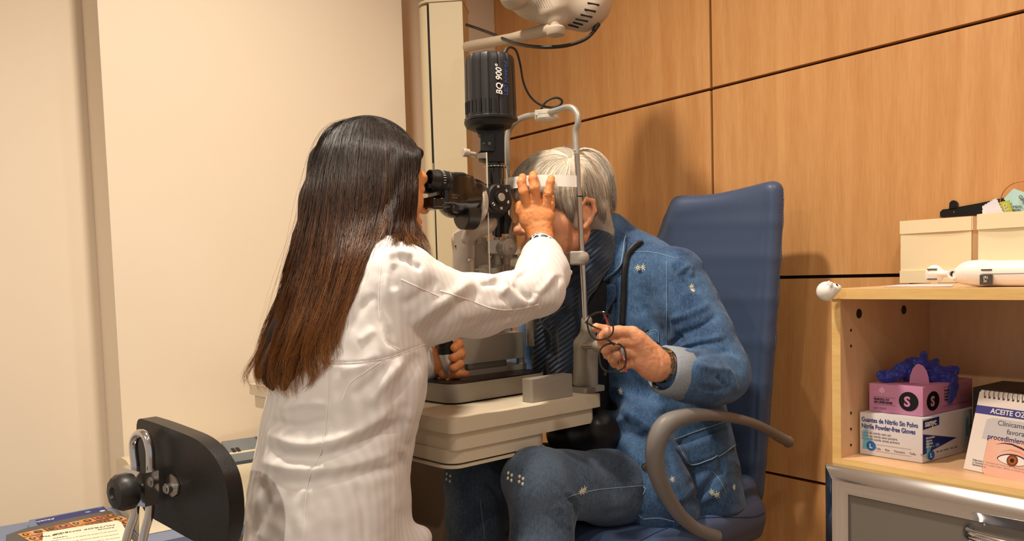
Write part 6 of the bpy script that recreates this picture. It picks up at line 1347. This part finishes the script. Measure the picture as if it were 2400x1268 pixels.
# watch, ring
M_wat = mat('watch_steel', (150, 146, 138), .22, 1); wc = P(1549, 858, 1.678); wdv = cwd; wo = wdv.orthogonal().normalized(); wo2 = wdv.cross(wo)
bm = NB()
for i in range(22):
    a = 2*math.pi*i/22; e_ = wo*math.cos(a)+wo2*math.sin(a); bx(bm, wc+e_*.0325, (.0016, .0040, .0065), frame(e_, wdv.cross(e_), wdv))
wt = obj('wristwatch', bm, M_wat, pat, bevel=.0008)
bm = NB(); e_ = (Vector((0, -.3, 1))-wdv*wdv.z).normalized(); lathe(bm, wc+e_*.031, e_, [(.014, 0), (.015, .003), (.013, .006)], 28); obj('watch_case', bm, mat('watch_gold', (205, 180, 120), .25, 1), wt, smooth=True, autosmooth=35)
bm = NB(); rc_ = g_q(1459, 824, -.003); rd = (g_q(1446, 832)-g_q(1468, 825)).normalized(); ro = rd.orthogonal().normalized(); ro2 = rd.cross(ro); tube(bm, [rc_+(ro*math.cos(a)+ro2*math.sin(a))*.0112 for a in np.linspace(0, 2*math.pi, 28, endpoint=False)], .0030, 10, closed=True, flat=(rd, 1.9)); obj('ring', bm, mat('silver_ring_metal', (190, 190, 188), .25, 1, bump=(900, .6, .001)), pat, smooth=True)
# hair of the patient
M_hairP = hair_mat('hair_grey', [(0, (236, 226, 210)), (.38, (232, 222, 206)), (.62, (180, 168, 154)), (1, (130, 116, 104))], .42, .55); M_hairPV = hair_mat('hair_grey_inner', [(0, (176, 166, 152)), (1, (150, 140, 128))], .6, .1)
pv = Sdf(.0022); pv.ell(PL(0, -.012, .040), tuple(v*PS for v in (.081, .094, .098)), PR, .01); pv.rc(PL(-.052, -.045, .0), PL(-.050, -.072, -.045), .034*PS, .022*PS, .02); pv.rc(PL(.052, -.045, .0), PL(.050, -.072, -.045), .034*PS, .022*PS, .02); pv.rc(PL(-.045, .066, .045), PL(.045, .066, .045), .020*PS, .020*PS, .02)
for e in (-1, 1): pv.rc(PL(e*.066, .018, .03), PL(e*.069, .012, -.030), .015*PS, .008*PS, .015)
for e in (-1, 1): pv.ell(PL(e*.085, -.006, -.012), tuple(v*PS for v in (.02, .023, .030)), PR, .006, op='s')
pv.ell(PL(0, .105, -.045), tuple(v*PS for v in (.055, .05, .062)), PR, .012, op='s')
pvm = pv.mesh('hair', 1); at = pvm.attributes.new('along', 'FLOAT', 'POINT'); at.data.foreach_set('value', np.full(len(pvm.vertices), .4, np.float32)); SHV = Surf(pvm); ph_ = link('hair', pvm, M_hairPV, pat, True)
def onh(pts, d=.003):
    out = []; ly = None
    for px, py in pts:
        q, n_ = SHV.at(px, py, d)
        if q is None: out.append((px, py, None))
        else: out.append((px, py, q.y)); 
    ys = [o[2] for o in out if o[2] is not None]; res = []; last = ys[0] if ys else 1.95
    for a, b, c in out:
        if c is None: c = PC.y-.005
        res.append((a, b, c)); last = c
    return res
crown = (1336, 366)
fan = [[(1332, 368), (1300, 352), (1262, 358), (1228, 378), (1204, 405), (1196, 436), (1198, 466)],
 [(1332, 369), (1295, 364), (1258, 378), (1232, 405), (1216, 440), (1210, 470), (1212, 485)],
 [(1332, 370), (1300, 376), (1272, 400), (1254, 430), (1244, 460), (1240, 482)],
 [(1333, 371), (1310, 388), (1292, 418), (1286, 450), (1298, 482), (1312, 505)],
 [(1334, 372), (1322, 398), (1312, 430), (1312, 465), (1324, 505), (1338, 545)],
 [(1336, 372), (1336, 400), (1334, 435), (1336, 470), (1342, 515), (1347, 552)],
 [(1338, 372), (1352, 398), (1358, 432), (1362, 462), (1364, 485), (1366, 500)],
 [(1340, 371), (1370, 392), (1384, 425), (1392, 458), (1400, 490), (1404, 510)],
 [(1341, 369), (1382, 384), (1404, 415), (1414, 455), (1418, 500), (1414, 528)],
 [(1341, 367), (1378, 368), (1410, 396), (1426, 440), (1431, 490), (1428, 528)],
 [(1341, 364), (1365, 352), (1400, 368), (1424, 405), (1433, 455), (1434, 505)],
 [(1341, 361), (1372, 347), (1410, 362), (1435, 402), (1443, 455), (1443, 505)]]
pst = strands('hair_strands', [onh(g) for g in fan], 6500, M_hairP, ph_, jit=.0035, rad=.00042, seg=14, depth=.004, clump=.35, tipfrac=(.7, 1.0), frizz=.0012, seed=12); pst['kind'] = 'stuff'
fly = strands('loose_hair', [onh([(1330, 372), (1322, 352), (1318, 336)], 0), onh([(1338, 368), (1338, 345), (1336, 325)], 0), onh([(1345, 368), (1356, 350), (1366, 345)], 0)], 90, M_hairP, ph_, jit=.006, rad=.0002, seg=8, depth=.01, clump=0, frizz=.004, seed=14); fly['kind'] = 'stuff'

# ------------------------------------------------------------------ what the patient holds and carries
gl_ = empty('eyeglasses', g_q(1425, 805, -.02), 'black and tortoiseshell eyeglasses held sideways in the hand of the grey-haired person', 'glasses')
M_tort = mat('tortoise', (20, 16, 15), .2, coat=.5, noise=(90, (90, 78, 50), .15)); M_redt = mat('red_temple', (190, 70, 55), .3, coat=.4, noise=(60, (60, 20, 20), .6)); M_goldt = mat('gold_temple', (200, 160, 80), .25, .9)
def ringpts(cx, cy, rx, ry, rot, d, n=36, sq=2.6):
    out = []
    for i in range(n):
        a = 2*math.pi*i/n; x = rx*math.copysign(abs(math.cos(a))**(2/sq), math.cos(a)); y = ry*math.copysign(abs(math.sin(a))**(2/sq), math.sin(a)); c_, s_ = math.cos(rot), math.sin(rot)
        out.append(g_q(cx+x*c_-y*s_, cy+x*s_+y*c_, d))
    return out
M_gll = mat('spectacle_lens', (250, 252, 255), .015, trans=1, ior=1.06, spec=.8)
for (cx, cy, rx, ry, ro_) in ((1407, 764, 29, 32, -.30), (1436, 838, 31, 33, -.12)):
    rp_ = ringpts(cx, cy, rx, ry, ro_, -.028); bm = NB(); tube(bm, rp_, .0017, 8, closed=True); fm = obj('rim', bm, M_tort, gl_, smooth=True)
    bm = NB(); cc = sum(rp_, Vector())/len(rp_); prism(bm, [cc+(p-cc)*.98+Vector((0, -.0008, 0)) for p in rp_], (0, .0016, 0)); obj('lens', bm, M_gll, gl_, smooth=True, autosmooth=30)
bm = NB(); tube(bm, spline([g_q(1418, 792, -.028), g_q(1426, 797, -.031), g_q(1432, 802, -.031), g_q(1440, 808, -.028)], 5), .0022, 8); obj('bridge', bm, M_tort, gl_, smooth=True)
bm = NB(); tube(bm, [g_q(1379, 758, -.027), g_q(1373, 754, -.024)], [.002, .0034], 8); tube(bm, spline([g_q(1376, 756, -.025), g_q(1392, 766, -.012), g_q(1420, 776, .012), g_q(1470, 790, .04)], 5), .0017, 8); obj('temple', bm, M_tort, gl_, smooth=True)
bm = NB(); tube(bm, spline([g_q(1414, 732, -.027), g_q(1420, 745, -.020), g_q(1426, 762, -.008)], 5), .0020, 8); obj('temple_tip', bm, M_redt, gl_, smooth=True)
bm = NB(); tube(bm, spline([g_q(1467, 872, -.027), g_q(1464, 850, -.024), g_q(1459, 832, -.014)], 5), .0026, 8, flat=((0, 1, 0), .5)); obj('temple', bm, M_redt, gl_, smooth=True)
bm = NB(); tube(bm, spline([g_q(1458, 864, -.022), g_q(1452, 845, -.014), g_q(1447, 826, -.004)], 5), .0015, 8); obj('temple_core', bm, M_goldt, gl_, smooth=True)
bm = NB(); tube(bm, [g_q(1420, 870, -.027), g_q(1418, 878, -.022)], [.002, .0032], 8); obj('hinge', bm, M_tort, gl_, smooth=True)
bag = empty('shoulder_bag', P(1370, 1030, 1.87), 'black shoulder bag on the lap with its strap over the denim shoulder', 'bag')
M_lea = mat('black_leather', (20, 19, 21), .42, bump=(420, .3, .0008))
s = Sdf(.003); s.chain([P(1330, 1020, 1.86), P(1400, 1015, 1.86)], [.055, .055], .02, flat=(Vector((-.745, -.667, 0)), .7)); s.box(P(1370, 1020, 1.87), (.07, .035, .05), frame(TA, TB, UP), .02, .02); bme = s.mesh('bag_body'); noise_disp(bme, .004, 30, 4); link('bag_body', bme, M_lea, bag, True)
so = [(1502, 574), (1488, 584), (1474, 604), (1467, 640), (1465, 690), (1463, 740), (1462, 765)]
st1 = SJK.line(so, 5, .0075); bm = NB()
if len(st1) > 3: st1 = [P(1509, 580, st1[0].y+.03)]+st1; tube(bm, st1, .0068, 12, flat=(Vector((0, -1, 0)), .4)); obj('strap', bm, M_lea, bag, smooth=True)
st2 = SJK.line([(1448, 862), (1438, 890), (1424, 930), (1414, 960)], 5, .006); bm = NB()
if len(st2) > 200: tube(bm, st2, .010, 12, flat=(Vector((0, -1, 0)), .35)); obj('strap', bm, M_lea, bag, smooth=True)

# ------------------------------------------------------------------ patient chair
M_blue = mat('blue_leatherette', (68, 85, 117), .46, bump=(380, .12, .0006), coat=.08); M_arm = mat('grey_armrest', (120, 116, 114), .45)
ch = empty('patient_chair', Vector((.58, 2.10, 0)), 'tall blue leatherette chair with curved grey armrest by the wooden wall', 'chair')
c1 = P(1570, 452, 2.235); c2_ = P(1842, 414, 1.985); chd = (c2_-c1); chd.z = 0; chd.normalize(); chn = Vector((-chd.y, chd.x, 0)); chn = chn if chn.y > 0 else -chn   # away from the sitter
mid = (c1+c2_)/2; Rk = frame(chd, chn, UP)
def cpn_(px, py, d=0): return PPL(px, py, mid, chn)+chn*d
s = Sdf(.0045)
rows = [(470, 1600, 1812), (480, 1592, 1812), (520, 1576, 1810), (600, 1545, 1806), (700, 1520, 1800), (800, 1505, 1794), (900, 1495, 1786), (1000, 1492, 1778), (1080, 1495, 1772), (1160, 1505, 1766)]
for (y0, a0, b0), (y1, a1, b1) in zip(rows, rows[1:]):
    for f_ in np.linspace(0, 1, 16):
        k0, k1 = .022*(1-2*f_), .022*(1-2*f_)
        tl_ = 14*(1-2*f_); A_, B_ = cpn_(a0+(b0-a0)*f_, y0+tl_*(y0 < 475)*1.6), cpn_(a1+(b1-a1)*f_, y1+tl_*(y1 < 485)*1.2)
        bow = .016*(1-(2*f_-1)**2); s.rc(A_+chn*bow, B_+chn*bow, .026, .026, .008)
bmx = s.mesh('backrest', 2); laplace(bmx, 12)
folds(bmx, [([(1800, 440), (1788, 600), (1776, 800), (1768, 1000), (1764, 1120)], 7, -.004), ([(1560, 500), (1540, 560)], 8, -.003)])
bk2 = link('backrest', bmx, M_blue, ch, True); SBK = Surf(bmx)
seam('stitched_edge', [(1836, 424), (1833, 520), (1826, 640), (1818, 780), (1810, 900), (1802, 1020), (1796, 1120)], SBK, mat('blue_thread', (90, 118, 165), .7), bk2, .0010, .0006, dash=.006)
s = Sdf(.0045); seatz = .462; fwdS = Vector((-.745, -.667, 0)); sb = Vector((.50, 2.09, seatz))+TA*.07+Vector((-.745, -.667, 0))*.05; rS = frame(TA, fwdS, UP)
s.box(sb+fwdS*.20, (.235, .245, .035), rS, .03, .01); s.rc(sb+fwdS*.43-TA*.17-UP*.012, sb+fwdS*.43+TA*.17-UP*.012, .042, .042, .03); s.box(sb+fwdS*.19-UP*.035, (.225, .235, .03), rS, .02, .02)
s.chain([P(1745, 1140, 2.03), P(1730, 1195, 2.00), P(1660, 1250, 1.94)], [.03, .04, .04], .04)
smx = s.mesh('seat', 2); s_o = link('seat', smx, M_blue, ch, True); SST = Surf(smx); seam('seat_seam', [(1500, 1268), (1560, 1240), (1650, 1215), (1760, 1212), (1796, 1200)], SST, mat('dark_blue_piping', (40, 52, 84), .6), s_o, .0014)
# armrest loop
arm = [(1850, 1036, 1.96), (1828, 1025, 1.94), (1800, 1008, 1.90), (1760, 990, 1.84), (1700, 976, 1.76), (1650, 972, 1.70), (1605, 976, 1.655), (1565, 992, 1.635), (1543, 1022, 1.630), (1534, 1060, 1.635), (1540, 1110, 1.655), (1562, 1160, 1.69), (1592, 1205, 1.73), (1625, 1235, 1.765), (1655, 1250, 1.79), (1680, 1258, 1.81)]
ra_ = [.0125, .013, .0110, .0105, .0115, .013, .0165, .020, .0205, .019, .018, .0165, .015, .014, .0145, .0145]
ap = spline(PP(arm), 5); rr2 = list(np.interp(np.linspace(0, 1, len(ap)), np.linspace(0, 1, len(ra_)), ra_))
bm = NB(); tube(bm, ap, rr2, 18); obj('armrest', bm, M_arm, ch, smooth=True, autosmooth=60)
bm = NB(); e0, e1 = P(1836, 1031, 1.95), P(1856, 1042, 1.945); dE = (P(1850, 1036, 1.96)-P(1822, 1022, 1.93)).normalized(); lathe(bm, P(1850, 1036, 1.955), (.5, -.85, 0), [(.0135, -.008), (.0142, 0), (.012, .004)], 20)
lathe(bm, P(1673, 1257, 1.80), (.5, -.85, 0), [(.014, -.01), (.0142, .004), (.012, .008)], 20); obj('end_cap', bm, M_arm, bpy.data.objects['armrest'], smooth=True, autosmooth=40)
a2 = [p+TA*.56 for p in ap]; bm = NB(); tube(bm, a2, rr2, 18); obj('armrest', bm, M_arm, ch, smooth=True, autosmooth=60)
bm = NB(); cyl(bm, sb+fwdS*.2-UP*.40, sb+fwdS*.2-UP*.06, .03); obj('post', bm, M_chrome, ch, smooth=True, autosmooth=30)
for i in range(5):
    a = 2*math.pi*i/5+.3; b_ = sb+fwdS*.2; b_.z = 0; e_ = b_+Vector((.30*math.cos(a), .30*math.sin(a), .05)); bm = NB(); tube(bm, [b_+UP*.09, e_], [.025, .014], 10); cyl(bm, e_-UP*.05, e_, .022); obj('leg', bm, M_blk, ch, smooth=True, autosmooth=35)
